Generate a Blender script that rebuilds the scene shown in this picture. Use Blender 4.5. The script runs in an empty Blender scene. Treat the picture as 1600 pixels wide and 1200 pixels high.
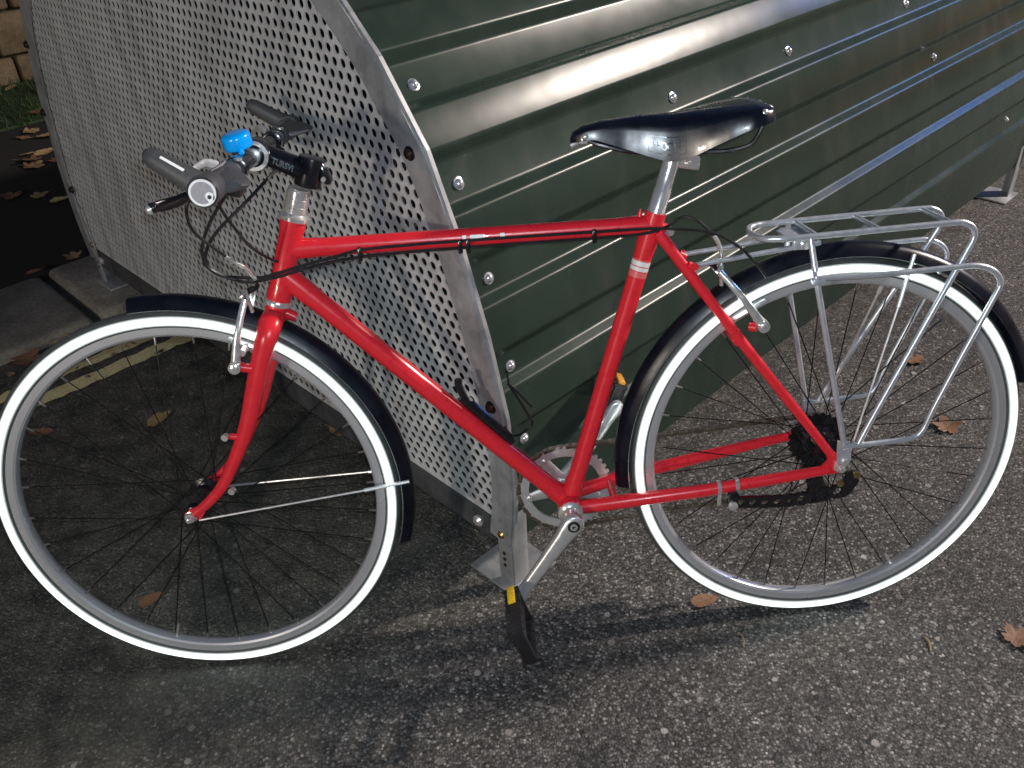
import bpy, math, random
from mathutils import Vector, Matrix, Euler
R_ = math.radians
PI = math.pi
S = bpy.context.scene
C = S.collection
V = Vector

# ------------------------------------------------------------------ camera
cam_d = bpy.data.cameras.new('camera'); cam = bpy.data.objects.new('camera', cam_d); C.objects.link(cam)
cam_d.sensor_width = 36; cam_d.lens = 36*1356.3/1600; cam_d.clip_end = 300; cam_d.clip_start = 0.02
CAM = V((-0.5829, -1.0931, 1.3224))
M3 = Matrix.Rotation(-0.0370, 3, 'Z') @ Matrix.Rotation(0.9688, 3, 'X') @ Matrix.Rotation(-0.0604, 3, 'Z')
cam.matrix_world = Matrix.Translation(CAM) @ M3.to_4x4()
S.camera = cam
# ------------------------------------------------------------------ world (dusk, nearly night)
w = bpy.data.worlds.new('World'); S.world = w; w.use_nodes = True
nt = w.node_tree; bg = nt.nodes['Background']
sky = nt.nodes.new('ShaderNodeTexSky'); sky.sky_type = 'NISHITA'; sky.sun_disc = False
sky.sun_elevation = R_(-0.8); sky.sun_rotation = R_(75); sky.air_density = 1.2; sky.dust_density = 0.3; sky.ozone_density = 3.0
nt.links.new(sky.outputs[0], bg.inputs[0]); bg.inputs[1].default_value = 0.14
# ------------------------------------------------------------------ unseen lamps: street lamp, lit window, the phone's flash, blue shop sign
def lamp(name, loc, power, col, rad, kind='POINT'):
    d = bpy.data.lights.new(name, kind); d.energy = power; d.color = col; d.shadow_soft_size = rad
    o = bpy.data.objects.new(name, d); o.location = loc; C.objects.link(o); return o
lamp('street_light', (5.5, 1.34, 4.0), 1000, (1.0, 0.88, 0.78), 0.18)
lamp('window_light', (-3.3, -3.75, 1.75), 128, (1.0, 0.89, 0.76), 0.14)
lamp('flash_light', CAM + M3 @ V((0.012, 0.022, 0.0)), 16.5, (0.80, 0.91, 1.0), 0.006)
lamp('shop_sign_light', (7.2, 4.1, 3.4), 100, (0.14, 0.32, 1.0), 0.55)
S.view_settings.view_transform = 'Standard'; S.view_settings.look = 'None'; S.view_settings.gamma = 1
S.view_settings.exposure = 1.1
S.cycles.max_bounces = 6

# ------------------------------------------------------------------ materials
def new_mat(name):
    m = bpy.data.materials.new(name); m.use_nodes = True
    return m, m.node_tree, m.node_tree.nodes['Principled BSDF']
def setp(b, **k):
    for n, v in k.items():
        i = b.inputs[n.replace('_', ' ')]
        i.default_value = (*v, 1) if isinstance(v, tuple) and len(v) == 3 else v
def noise(nt, scale, detail=4, rough=.55, coord='Object', dims=None):
    t = nt.nodes.new('ShaderNodeTexCoord'); n = nt.nodes.new('ShaderNodeTexNoise')
    n.inputs['Scale'].default_value = scale; n.inputs['Detail'].default_value = detail; n.inputs['Roughness'].default_value = rough
    nt.links.new(t.outputs[coord], n.inputs['Vector']); return n
def ramp(nt, src, stops):
    r = nt.nodes.new('ShaderNodeValToRGB'); e = r.color_ramp.elements
    while len(e) < len(stops): e.new(.5)
    for el, (p, c) in zip(e, stops):
        el.position = p; el.color = (*c, 1) if isinstance(c, tuple) else (c, c, c, 1)
    nt.links.new(src, r.inputs[0]); return r
def bump(nt, b, src, strength, dist=.001):
    n = nt.nodes.new('ShaderNodeBump'); n.inputs['Strength'].default_value = strength; n.inputs['Distance'].default_value = dist
    nt.links.new(src, n.inputs['Height']); nt.links.new(n.outputs[0], b.inputs['Normal']); return n
def simple(name, col, rough=.4, metal=0.0, coat=0.0, var=.12, scale=30, bumps=0.0, spec=.5):
    m, nt, b = new_mat(name)
    setp(b, Roughness=rough, Metallic=metal, Coat_Weight=coat, Specular_IOR_Level=spec)
    n = noise(nt, scale)
    lo = tuple(c*(1-var) for c in col); hi = tuple(min(1, c*(1+var)) for c in col)
    r = ramp(nt, n.outputs[0], [(.3, lo), (.7, hi)]); nt.links.new(r.outputs[0], b.inputs['Base Color'])
    r2 = ramp(nt, n.outputs[0], [(.3, max(0, rough-.06)), (.75, min(1, rough+.08))]); nt.links.new(r2.outputs[0], b.inputs['Roughness'])
    if bumps: bump(nt, b, n.outputs[0], bumps)
    return m
MT = {}
MT['red'] = simple('red_paint', (.74, .022, .036), .30, 0, .35, .03, 60)
MT['chrome'] = simple('polished_alloy', (.80, .79, .78), .22, .72, 0, .05, 90)
MT['alloy'] = simple('brushed_alloy', (.70, .70, .70), .34, .65, 0, .06, 120)
MT['rack'] = simple('rack_alloy', (.62, .65, .70), .34, .6, 0, .08, 90)
MT['rim'] = simple('rim_alloy', (.66, .67, .70), .27, .6, 0, .0, 3)
MT['black'] = simple('black_plastic', (.012, .012, .014), .42, 0, 0, .3, 60)
MT['blackgloss'] = simple('black_metal', (.010, .010, .013), .22, 0, .4, .3, 60)
MT['guard'] = simple('mudguard_plastic', (.006, .007, .013), .3, 0, 0, .3, 25, spec=.28)
MT['leather'] = simple('saddle_leather', (.005, .006, .013), .27, 0, .5, .04, 40)
MT['rubber'] = simple('tyre_rubber', (.075, .080, .080), .6, 0, 0, .2, 200, .2)
MT['grip'] = simple('grip_rubber', (.060, .060, .062), .5, 0, 0, .2, 300, .3)
MT['gripgrey'] = simple('grip_pad', (.30, .28, .31), .55, 0, 0, .12, 300, .3)
MT['white'] = simple('white_print', (.78, .78, .76), .4, 0, 0, .05, 50)
MT['letter'] = simple('grey_print', (.33, .38, .42), .35, 0, 0, .1, 50)
MT['pink'] = simple('pink_print', (.75, .16, .15), .35, 0, 0, .06, 50)
MT['blue'] = simple('blue_enamel', (.0, .36, 1.0), .22, 0, .5, .03, 50)
MT['yellow'] = simple('amber_reflector', (.85, .55, .02), .25, 0, .4, .1, 300)
MT['orange'] = simple('orange_reflector', (.75, .34, .03), .3, 0, .3, .1, 300)
MT['spoke'] = simple('black_spoke', (.02, .02, .02), .3, .6, 0, .2, 60)
MT['chainplate'] = simple('worn_chain', (.16, .13, .10), .45, .7, 0, .3, 120)
MT['nipple'] = simple('spoke_nipple', (.30, .29, .28), .35, .8, 0, .2, 60)
MT['brass'] = simple('brass_bolt', (.65, .48, .22), .3, 1, 0, .1, 60)
MT['copper'] = simple('dark_bolt', (.09, .065, .06), .35, .9, 0, .2, 80)
MT['steelbolt'] = simple('zinc_bolt', (.80, .79, .82), .2, .7, 0, .08, 80)
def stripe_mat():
    m, nt, b = new_mat('reflective_band_painted_glow')
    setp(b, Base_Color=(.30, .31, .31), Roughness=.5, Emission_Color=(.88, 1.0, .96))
    # flash return and soft halo painted as emission: bright mid-band, fading towards its rims
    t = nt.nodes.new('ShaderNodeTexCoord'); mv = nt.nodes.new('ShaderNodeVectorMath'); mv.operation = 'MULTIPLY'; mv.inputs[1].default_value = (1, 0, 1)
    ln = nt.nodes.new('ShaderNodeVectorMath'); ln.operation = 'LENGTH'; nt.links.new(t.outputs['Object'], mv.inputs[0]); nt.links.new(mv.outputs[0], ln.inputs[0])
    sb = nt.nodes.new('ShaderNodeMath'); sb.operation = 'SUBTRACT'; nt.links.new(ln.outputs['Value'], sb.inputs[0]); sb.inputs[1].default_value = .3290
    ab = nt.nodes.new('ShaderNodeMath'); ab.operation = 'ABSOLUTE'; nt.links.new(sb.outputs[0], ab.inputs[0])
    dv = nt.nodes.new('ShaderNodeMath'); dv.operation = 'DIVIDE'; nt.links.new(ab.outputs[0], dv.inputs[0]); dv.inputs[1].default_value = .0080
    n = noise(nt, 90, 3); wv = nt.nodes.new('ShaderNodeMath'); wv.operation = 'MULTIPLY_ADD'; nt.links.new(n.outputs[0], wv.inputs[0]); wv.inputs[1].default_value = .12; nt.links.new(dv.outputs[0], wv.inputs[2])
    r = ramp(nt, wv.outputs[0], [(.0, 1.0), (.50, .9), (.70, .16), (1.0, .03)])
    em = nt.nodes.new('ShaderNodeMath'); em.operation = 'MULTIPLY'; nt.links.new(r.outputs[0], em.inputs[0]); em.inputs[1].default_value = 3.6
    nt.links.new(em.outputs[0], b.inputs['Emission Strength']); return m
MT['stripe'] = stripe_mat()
def galv(name, lo, hi, rough=.4, metal=.55):
    m, nt, b = new_mat(name); setp(b, Metallic=metal, Roughness=rough)
    t = nt.nodes.new('ShaderNodeTexCoord'); v = nt.nodes.new('ShaderNodeTexVoronoi'); v.inputs['Scale'].default_value = 55
    nt.links.new(t.outputs['Object'], v.inputs['Vector'])
    n = noise(nt, 9, 6); mx = nt.nodes.new('ShaderNodeMath'); mx.operation = 'MULTIPLY_ADD'
    nt.links.new(v.outputs['Color'], mx.inputs[0]); mx.inputs[1].default_value = .35; nt.links.new(n.outputs[0], mx.inputs[2])
    r = ramp(nt, mx.outputs[0], [(.35, lo), (.9, hi)])
    # rain streaks and grime running down the sheet
    mp = nt.nodes.new('ShaderNodeMapping'); mp.inputs['Scale'].default_value = (22, 22, 1.6); nt.links.new(t.outputs['Object'], mp.inputs[0])
    sn = nt.nodes.new('ShaderNodeTexNoise'); sn.inputs['Scale'].default_value = 1; sn.inputs['Detail'].default_value = 5; nt.links.new(mp.outputs[0], sn.inputs['Vector'])
    sr = ramp(nt, sn.outputs[0], [(.34, .70), (.55, 1.0)]); sm = nt.nodes.new('ShaderNodeMixRGB'); sm.blend_type = 'MULTIPLY'; sm.inputs[0].default_value = 1
    nt.links.new(r.outputs[0], sm.inputs[1]); nt.links.new(sr.outputs[0], sm.inputs[2]); nt.links.new(sm.outputs[0], b.inputs['Base Color'])
    r2 = ramp(nt, n.outputs[0], [(.3, rough-.08), (.7, rough+.12)]); nt.links.new(r2.outputs[0], b.inputs['Roughness'])
    return m
MT['galv'] = galv('galvanised_steel', (.30, .31, .32), (.50, .51, .52), .45, .45)
MT['perf'] = galv('perforated_steel', (.48, .48, .48), (.62, .615, .61), .55, .15)
MT['kick'] = galv('dull_steel', (.050, .052, .056), (.10, .10, .105), .55, .3)
def green_mat():
    m, nt, b = new_mat('dark_green_sheet'); setp(b, Roughness=.26, Specular_IOR_Level=.24)
    n = noise(nt, 3.5, 5); r = ramp(nt, n.outputs[0], [(.3, (.019, .033, .025)), (.7, (.027, .043, .033))])
    sp = noise(nt, 420, 2); s2 = ramp(nt, sp.outputs[0], [(.70, 0.0), (.78, .35)])
    mx = nt.nodes.new('ShaderNodeMixRGB'); nt.links.new(s2.outputs[0], mx.inputs[0]); nt.links.new(r.outputs[0], mx.inputs[1]); mx.inputs[2].default_value = (.09, .11, .09, 1)
    # dust settled in faint streaks
    tc = nt.nodes.new('ShaderNodeTexCoord'); mp = nt.nodes.new('ShaderNodeMapping'); mp.inputs['Scale'].default_value = (16, 16, 3); nt.links.new(tc.outputs['Object'], mp.inputs[0])
    sn = nt.nodes.new('ShaderNodeTexNoise'); sn.inputs['Scale'].default_value = 1; sn.inputs['Detail'].default_value = 7; nt.links.new(mp.outputs[0], sn.inputs['Vector'])
    sr = ramp(nt, sn.outputs[0], [(.50, 0.0), (.72, .35)]); m2 = nt.nodes.new('ShaderNodeMixRGB'); nt.links.new(sr.outputs[0], m2.inputs[0]); nt.links.new(mx.outputs[0], m2.inputs[1]); m2.inputs[2].default_value = (.06, .065, .055, 1)
    nt.links.new(m2.outputs[0], b.inputs['Base Color'])
    n2 = noise(nt, 6, 5); r2 = ramp(nt, n2.outputs[0], [(.3, .22), (.7, .31)]); nt.links.new(r2.outputs[0], b.inputs['Roughness'])
    n3 = noise(nt, 7, 2); bump(nt, b, n3.outputs[0], .25, .004)
    return m
MT['green'] = green_mat()
MT['dark'] = simple('hangar_inside', (.012, .014, .013), .8, 0, 0, .2, 5)
def asphalt(name='worn_asphalt'):
    m, nt, b = new_mat(name); setp(b, Roughness=.75, Specular_IOR_Level=.35)
    t = nt.nodes.new('ShaderNodeTexCoord'); L = nt.links.new
    big = noise(nt, 1.6, 6); mid = noise(nt, 14, 5, .65); fine = noise(nt, 160, 4, .6)
    def cells(scale, off, warp):
        mp = nt.nodes.new('ShaderNodeMapping'); mp.inputs['Location'].default_value = (off, off*1.7, off*.6); mp.inputs['Rotation'].default_value = (.3, .2, off)
        L(t.outputs['Object'], mp.inputs[0])
        wob = nt.nodes.new('ShaderNodeMixRGB'); wob.blend_type = 'ADD'; wob.inputs[0].default_value = warp
        L(mp.outputs[0], wob.inputs[1]); L(fine.outputs['Color'], wob.inputs[2])
        v = nt.nodes.new('ShaderNodeTexVoronoi'); v.inputs['Scale'].default_value = scale; L(wob.outputs[0], v.inputs['Vector'])
        sep = nt.nodes.new('ShaderNodeSeparateColor'); L(v.outputs['Color'], sep.inputs[0]); return v, sep
    v1, s1 = cells(210, 0, .003)
    base = ramp(nt, s1.outputs[0], [(0, (.045, .043, .041)), (.45, (.105, .101, .097)), (.78, (.165, .158, .152)), (.93, (.27, .255, .245)), (1.0, (.46, .43, .40))])
    gap = ramp(nt, v1.outputs['Distance'], [(.25, 1.0), (.75, .42)])
    m0 = nt.nodes.new('ShaderNodeMixRGB'); m0.blend_type = 'MULTIPLY'; m0.inputs[0].default_value = 1; L(base.outputs[0], m0.inputs[1]); L(gap.outputs[0], m0.inputs[2])
    bm = ramp(nt, big.outputs[0], [(.33, .74), (.68, 1.14)])
    mm = ramp(nt, mid.outputs[0], [(.30, .60), (.65, 1.15)])
    m1 = nt.nodes.new('ShaderNodeMixRGB'); m1.blend_type = 'MULTIPLY'; m1.inputs[0].default_value = 1
    L(m0.outputs[0], m1.inputs[1]); L(bm.outputs[0], m1.inputs[2])
    m2 = nt.nodes.new('ShaderNodeMixRGB'); m2.blend_type = 'MULTIPLY'; m2.inputs[0].default_value = 1
    L(m1.outputs[0], m2.inputs[1]); L(mm.outputs[0], m2.inputs[2])
    out = m2.outputs[0]
    inv = nt.nodes.new('ShaderNodeMath'); inv.operation = 'MULTIPLY_ADD'; L(v1.outputs['Distance'], inv.inputs[0]); inv.inputs[1].default_value = -.8; inv.inputs[2].default_value = 1.0
    hsum = inv.outputs[0]
    for sc, off, thr, colA, colB in ((95, 3.1, .80, (.10, .095, .09), (.34, .32, .30)), (48, 7.7, .86, (.12, .112, .105), (.40, .37, .345))):
        v, sp = cells(sc, off, .006)
        keep = ramp(nt, sp.outputs[0], [(thr, 0.0), (thr+.01, 1.0)])
        size = nt.nodes.new('ShaderNodeMath'); size.operation = 'MULTIPLY_ADD'; L(sp.outputs[1], size.inputs[0]); size.inputs[1].default_value = .28; size.inputs[2].default_value = .12
        df_ = nt.nodes.new('ShaderNodeMath'); df_.operation = 'SUBTRACT'; L(size.outputs[0], df_.inputs[0]); L(v.outputs['Distance'], df_.inputs[1])
        soft = ramp(nt, df_.outputs[0], [(.0, 0.0), (.07, 1.0)])
        mk = nt.nodes.new('ShaderNodeMath'); mk.operation = 'MULTIPLY'; L(keep.outputs[0], mk.inputs[0]); L(soft.outputs[0], mk.inputs[1])
        cc = ramp(nt, sp.outputs[2], [(.0, colA), (.6, tuple((a+b)/2.4 for a, b in zip(colA, colB))), (1.0, colB)])
        mx = nt.nodes.new('ShaderNodeMixRGB'); L(mk.outputs[0], mx.inputs[0]); L(out, mx.inputs[1]); L(cc.outputs[0], mx.inputs[2]); out = mx.outputs[0]
        ad = nt.nodes.new('ShaderNodeMath'); ad.operation = 'MULTIPLY_ADD'; L(mk.outputs[0], ad.inputs[0]); ad.inputs[1].default_value = .6; L(hsum, ad.inputs[2]); hsum = ad.outputs[0]
    # damp dirt and moss gathered along the gutter and round the hangar's end
    pos = nt.nodes.new('ShaderNodeSeparateXYZ'); L(t.outputs['Object'], pos.inputs[0])
    dp = nt.nodes.new('ShaderNodeVectorMath'); dp.operation = 'DOT_PRODUCT'; L(t.outputs['Object'], dp.inputs[0]); dp.inputs[1].default_value = (-.652, .758, 0)
    dn = nt.nodes.new('ShaderNodeMath'); dn.operation = 'MULTIPLY_ADD'; L(mid.outputs[0], dn.inputs[0]); dn.inputs[1].default_value = .5; L(dp.outputs['Value'], dn.inputs[2])
    df = ramp(nt, dn.outputs[0], [(.62, 0.0), (1.1, .6)])
    dirt = ramp(nt, mid.outputs[0], [(.35, (.032, .032, .026)), (.65, (.100, .094, .072))])
    mx = nt.nodes.new('ShaderNodeMixRGB'); L(df.outputs[0], mx.inputs[0]); L(out, mx.inputs[1]); L(dirt.outputs[0], mx.inputs[2])
    L(mx.outputs[0], b.inputs['Base Color'])
    bump(nt, b, hsum, .8, .003)
    rr = ramp(nt, mid.outputs[0], [(.3, .6), (.7, .9)]); L(rr.outputs[0], b.inputs['Roughness'])
    return m
MT['asphalt'] = asphalt()
def stone(name, lo, hi, sc=6, rough=.8, b_=.5):
    m, nt, b = new_mat(name); setp(b, Roughness=rough)
    n = noise(nt, sc, 8, .65); f = noise(nt, sc*18, 4)
    r = ramp(nt, n.outputs[0], [(.28, lo), (.72, hi)])
    f2 = ramp(nt, f.outputs[0], [(.3, .6), (.7, 1.1)])
    mx = nt.nodes.new('ShaderNodeMixRGB'); mx.blend_type = 'MULTIPLY'; mx.inputs[0].default_value = 1
    nt.links.new(r.outputs[0], mx.inputs[1]); nt.links.new(f2.outputs[0], mx.inputs[2]); nt.links.new(mx.outputs[0], b.inputs['Base Color'])
    bump(nt, b, f.outputs[0], b_, .004); return m
MT['kerb'] = stone('granite_kerb', (.13, .118, .095), (.36, .33, .28), 5)
MT['pave'] = stone('dark_earth_path', (.004, .004, .003), (.014, .012, .009), 4, .95)
MT['wallstone'] = stone('sandstone', (.085, .060, .032), (.22, .16, .092), 7, .85, .7)
MT['mortar'] = stone('mortar', (.05, .042, .03), (.10, .085, .06), 12)
MT['grass'] = simple('dark_grass', (.018, .040, .008), .7, 0, 0, .6, 8)
def line_mat():
    m, nt, b = new_mat('worn_yellow_paint'); setp(b, Roughness=.7)
    n = noise(nt, 26, 8, .7); n2 = noise(nt, 160, 3)
    a = ramp(nt, n.outputs[0], [(.36, 0.0), (.44, 1.0)])
    c = ramp(nt, n2.outputs[0], [(.3, (.55, .47, .23)), (.7, (.78, .68, .38))])
    mx = nt.nodes.new('ShaderNodeMixRGB'); nt.links.new(a.outputs[0], mx.inputs[0]); mx.inputs[1].default_value = (.03, .028, .024, 1)
    nt.links.new(c.outputs[0], mx.inputs[2]); nt.links.new(mx.outputs[0], b.inputs['Base Color']); bump(nt, b, n2.outputs[0], .6, .003); return m
MT['line'] = line_mat()
def leaf_mat(name, lo, hi):
    return simple(name, tuple((a+b)/2 for a, b in zip(lo, hi)), .65, 0, 0, .45, 45, .4)
MT['leaf_tan'] = leaf_mat('tan_leaf', (.24, .16, .07), (.42, .29, .14))
MT['leaf_brown'] = leaf_mat('brown_leaf', (.13, .062, .032), (.28, .145, .075))
MT['leaf_yellow'] = leaf_mat('yellow_leaf', (.42, .36, .10), (.6, .5, .2))

# ------------------------------------------------------------------ mesh helpers
class MB:
    def __init__(s): s.v = []; s.f = []; s.m = []
    def add(s, vs, fs, mi=0):
        o = len(s.v); s.v += [tuple(p) for p in vs]; s.f += [[i+o for i in f] for f in fs]; s.m += [mi]*len(fs); return s
    def ring_loft(s, rings, closed=False, caps=True, mi=0):
        n = len(rings[0]); vs = [p for r in rings for p in r]; fs = []
        L = len(rings)
        for i in range(L if closed else L-1):
            a = i*n; b = ((i+1) % L)*n
            for j in range(n):
                k = (j+1) % n; fs.append([a+j, a+k, b+k, b+j])
        if caps and not closed:
            fs.append(list(range(n))[::-1]); fs.append([(L-1)*n+j for j in range(n)])
        return s.add(vs, fs, mi)
    def tube(s, path, r, n=12, closed=False, caps=True, mi=0, flat=None, up=None):
        P = [V(p) for p in path]; L = len(P)
        rr = r if isinstance(r, (list, tuple)) else [r]*L
        T = []
        for i in range(L):
            a = P[i-1] if (i > 0 or closed) else P[i]; b = P[(i+1) % L] if (i < L-1 or closed) else P[i]
            T.append((b-a).normalized())
        u = V(up) if up else (V((0, 0, 1)) if abs(T[0].z) < .9 else V((1, 0, 0)))
        nrm = (u - T[0]*u.dot(T[0])).normalized(); rings = []
        for i in range(L):
            nrm = (nrm - T[i]*nrm.dot(T[i])).normalized(); bi = T[i].cross(nrm)
            f = flat if flat else 1.0
            rings.append([P[i] + (nrm*math.cos(2*PI*k/n) + bi*math.sin(2*PI*k/n)*f)*rr[i] for k in range(n)])
        return s.ring_loft(rings, closed, caps, mi)
    def revolve(s, prof, origin, axis=(0, 1, 0), n=48, closed_prof=False, mi=0, caps=True):
        """prof: (radius, offset along axis)."""
        ax = V(axis).normalized(); o = V(origin)
        e1 = ax.orthogonal().normalized(); e2 = ax.cross(e1)
        rings = [[o + ax*t + (e1*math.cos(2*PI*k/n)+e2*math.sin(2*PI*k/n))*max(r, 1e-5) for k in range(n)] for r, t in prof]
        if closed_prof: return s.ring_loft(rings, True, False, mi)
        return s.ring_loft(rings, False, caps, mi)
    def box(s, c, size, rot=None, bev=0.0, mi=0):
        hx, hy, hz = (d/2 for d in size); c = V(c); R = rot if rot else Matrix.Identity(3)
        if bev <= 0:
            vs = [c + R @ V((x*hx, y*hy, z*hz)) for x in (-1, 1) for y in (-1, 1) for z in (-1, 1)]
            return s.add(vs, [[0, 1, 3, 2], [4, 6, 7, 5], [0, 4, 5, 1], [2, 3, 7, 6], [0, 2, 6, 4], [1, 5, 7, 3]], mi)
        b = min(bev, hx*.95, hy*.95, hz*.95); rings = []
        def rect(x, y, z):
            pts = []
            for sx, sy in ((1, 1), (-1, 1), (-1, -1), (1, -1)):
                for k in range(3):
                    a = math.atan2(sy, sx) - PI/4 + k*PI/4
                    pts.append(c + R @ V((sx*(x-b)+b*math.cos(a) if x > b else sx*x, sy*(y-b)+b*math.sin(a) if y > b else sy*y, z)))
            return pts
        q = b*.29
        rings = [rect(hx-b, hy-b, -hz), rect(hx-q, hy-q, -hz+q), rect(hx, hy, -hz+b), rect(hx, hy, hz-b), rect(hx-q, hy-q, hz-q), rect(hx-b, hy-b, hz)]
        return s.ring_loft(rings, False, True, mi)
    def prism(s, poly, fn, d0, d1, mi=0):
        """poly of 2-D points; fn(a, b, d) gives the 3-D point."""
        n = len(poly); vs = [fn(a, b, d0) for a, b in poly] + [fn(a, b, d1) for a, b in poly]
        fs = [list(range(n))[::-1], [n+i for i in range(n)]] + [[i, (i+1) % n, n+(i+1) % n, n+i] for i in range(n)]
        return s.add(vs, fs, mi)
    def ball(s, c, r, n=12, sc=(1, 1, 1), mi=0):
        c = V(c); rings = []
        for i in range(1, n):
            a = PI*i/n; rings.append([c + V((math.sin(a)*math.cos(2*PI*k/n)*sc[0], math.sin(a)*math.sin(2*PI*k/n)*sc[1], math.cos(a)*sc[2]))*r for k in range(n)])
        return s.ring_loft(rings, False, True, mi)
def spl(pts, k=6, closed=False):
    P = [V(p) for p in pts]; n = len(P); out = []
    rng = n if closed else n-1
    for i in range(rng):
        p0 = P[(i-1) % n] if closed or i > 0 else P[0]*2-P[1]; p1 = P[i]; p2 = P[(i+1) % n]
        p3 = P[(i+2) % n] if closed or i < n-2 else P[-1]*2-P[-2]
        for j in range(k):
            t = j/k
            out.append(.5*((2*p1)+(p2-p0)*t+(2*p0-5*p1+4*p2-p3)*t*t+(3*p1-p0-3*p2+p3)*t**3))
    if not closed: out.append(P[-1])
    return out
def build(name, mb, mat, parent=None, angle=35, loc=None):
    me = bpy.data.meshes.new(name); me.from_pydata(mb.v, [], mb.f); me.validate()
    mats = mat if isinstance(mat, (list, tuple)) else [mat]
    for m in mats: me.materials.append(MT[m])
    if len(mats) > 1 and len(me.polygons) == len(mb.m): me.polygons.foreach_set('material_index', mb.m)
    import bmesh
    bm = bmesh.new(); bm.from_mesh(me); bmesh.ops.recalc_face_normals(bm, faces=bm.faces); bm.to_mesh(me); bm.free()
    me.polygons.foreach_set('use_smooth', [True]*len(me.polygons)); me.set_sharp_from_angle(angle=R_(angle)); me.update()
    o = bpy.data.objects.new(name, me); C.objects.link(o)
    if parent: o.parent = parent
    if loc: o.location = loc
    return o
def thing(name, label, cat, loc=(0, 0, 0), rot=(0, 0, 0), group=None):
    o = bpy.data.objects.new(name, None); C.objects.link(o); o.location = loc; o.rotation_euler = rot
    o.empty_display_size = .1; tag(o, label, cat, group); return o
def tag(o, label, cat, group=None):
    o['label'] = label; o['category'] = cat
    if group: o['group'] = group
def struct(o): o['kind'] = 'structure'; return o
def text_mb(txt, size, depth=.0006, align='CENTER', bold=0.0):
    cu = bpy.data.curves.new('txt', 'FONT'); cu.body = txt; cu.size = size; cu.extrude = depth/2; cu.align_x = align; cu.align_y = 'CENTER'; cu.offset = bold
    o = bpy.data.objects.new('txt', cu); C.objects.link(o)
    bpy.context.view_layer.update()
    me = bpy.data.meshes.new_from_object(o.evaluated_get(bpy.context.evaluated_depsgraph_get()))
    vs = [v.co.copy() for v in me.vertices]; fs = [list(p.vertices) for p in me.polygons]
    bpy.data.objects.remove(o); bpy.data.curves.remove(cu); bpy.data.meshes.remove(me)
    return vs, fs

# ================================================================== SETTING
PSI = 0.7099
U = V((math.cos(PSI), math.sin(PSI), 0)); W = V((-math.sin(PSI), math.cos(PSI), 0)); H0 = V((-0.5559, 0.1130, 0))
def hp(u, w_, z): return H0 + U*u + W*w_ + V((0, 0, z))      # hangar-aligned point
def hbox(mb, u0, u1, w0, w1, z0, z1, mi=0, bev=0.0):
    Rm = Matrix((U, W, V((0, 0, 1)))).transposed()
    c = hp((u0+u1)/2, (w0+w1)/2, (z0+z1)/2); return mb.box(c, (u1-u0, w1-w0, z1-z0), Rm, bev, mi)
mb = MB(); g = 60
mb.add([(-g, -g, 0), (g, -g, 0), (g, g, 0), (-g, g, 0)], [[0, 1, 2, 3]])
struct(build('road', mb, 'asphalt'))
# double yellow lines, ragged edges, laid on the road
rnd = random.Random(3)
def ragged(w0, w1, z):
    mb = MB(); vs = []; us = [-14+i*.02 for i in range(1400)]
    for u in us:
        vs.append(hp(u, w0+rnd.uniform(-.006, .006), z)); vs.append(hp(u, w1+rnd.uniform(-.006, .006), z))
    return mb.add(vs, [[2*i, 2*i+1, 2*i+3, 2*i+2] for i in range(len(us)-1)])
for a, b in ((1.405, 1.463), (1.505, 1.548)):
    struct(build('yellow_line', ragged(a, b, .004), 'line'))
# granite kerb: long stones with open joints
mb = MB(); u = -12.0; k = 0; rnd = random.Random(11)
joints = [-.12]
while joints[0] > -12: joints.insert(0, joints[0]-rnd.uniform(.75, .95))
while joints[-1] < 16: joints.append(joints[-1]+rnd.uniform(.8, 1.0))
for a, b in zip(joints, joints[1:]):
    d = rnd.uniform(-.008, .008)
    hbox(mb, a+.014, b-.014, 1.717+d, 2.18+d*.6, -.05, .036+rnd.uniform(-.004, .004), 0, .018)
struct(build('kerb', mb, 'kerb', angle=50))
mb = MB(); mb.prism([(-60, 2.17), (60, 2.17), (60, 30), (-60, 30)], lambda a, b, d: hp(a, b, d), -.03, .014); struct(build('pavement', mb, 'pave'))
# grass verge at the foot of the wall
mb = MB(); rnd = random.Random(5); vs = []; fs = []
mb.prism([(-12, 4.05), (14, 4.05), (14, 4.93), (-12, 4.93)], lambda a, b, d: hp(a, b, d), -.02, .026)
for i in range(9000):
    u = rnd.uniform(-2.5, 3.2); ww = 3.98+rnd.random()**.8*.94; h = rnd.uniform(.02, .06); a = rnd.uniform(0, 2*PI); t = rnd.uniform(-.03, .03); q = rnd.uniform(-.03, .03)
    p = hp(u, ww, .022); e = V((math.cos(a), math.sin(a), 0))*.004
    o = len(vs); vs += [p-e, p+e, p+V((t, q, h))]; fs.append([o, o+1, o+2])
mb.add(vs, fs); go = build('grass', mb, 'grass'); go['kind'] = 'stuff'; go['label'] = 'strip of short dark grass below the stone wall'; go['category'] = 'grass'
# stone wall
mb = MB(); rnd = random.Random(8); z = .01
hbox(mb, -9, 10, 5.0, 5.3, -.02, 2.2, 1)
while z < 2.15:
    h = rnd.choice((.16, .2, .24)); u = -9+rnd.random()*.3
    while u < 10:
        l = rnd.uniform(.22, .55); d = rnd.uniform(0, .025)
        hbox(mb, u+.008, min(u+l, 10)-.008, 4.93+d, 5.18, z+.007, z+h-.007, 0, .014); u += l
    z += h
wl = build('stone_wall', mb, ['wallstone', 'mortar'], angle=50); tag(wl, 'rough tan sandstone wall in the background beyond the grass verge', 'wall')

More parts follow.
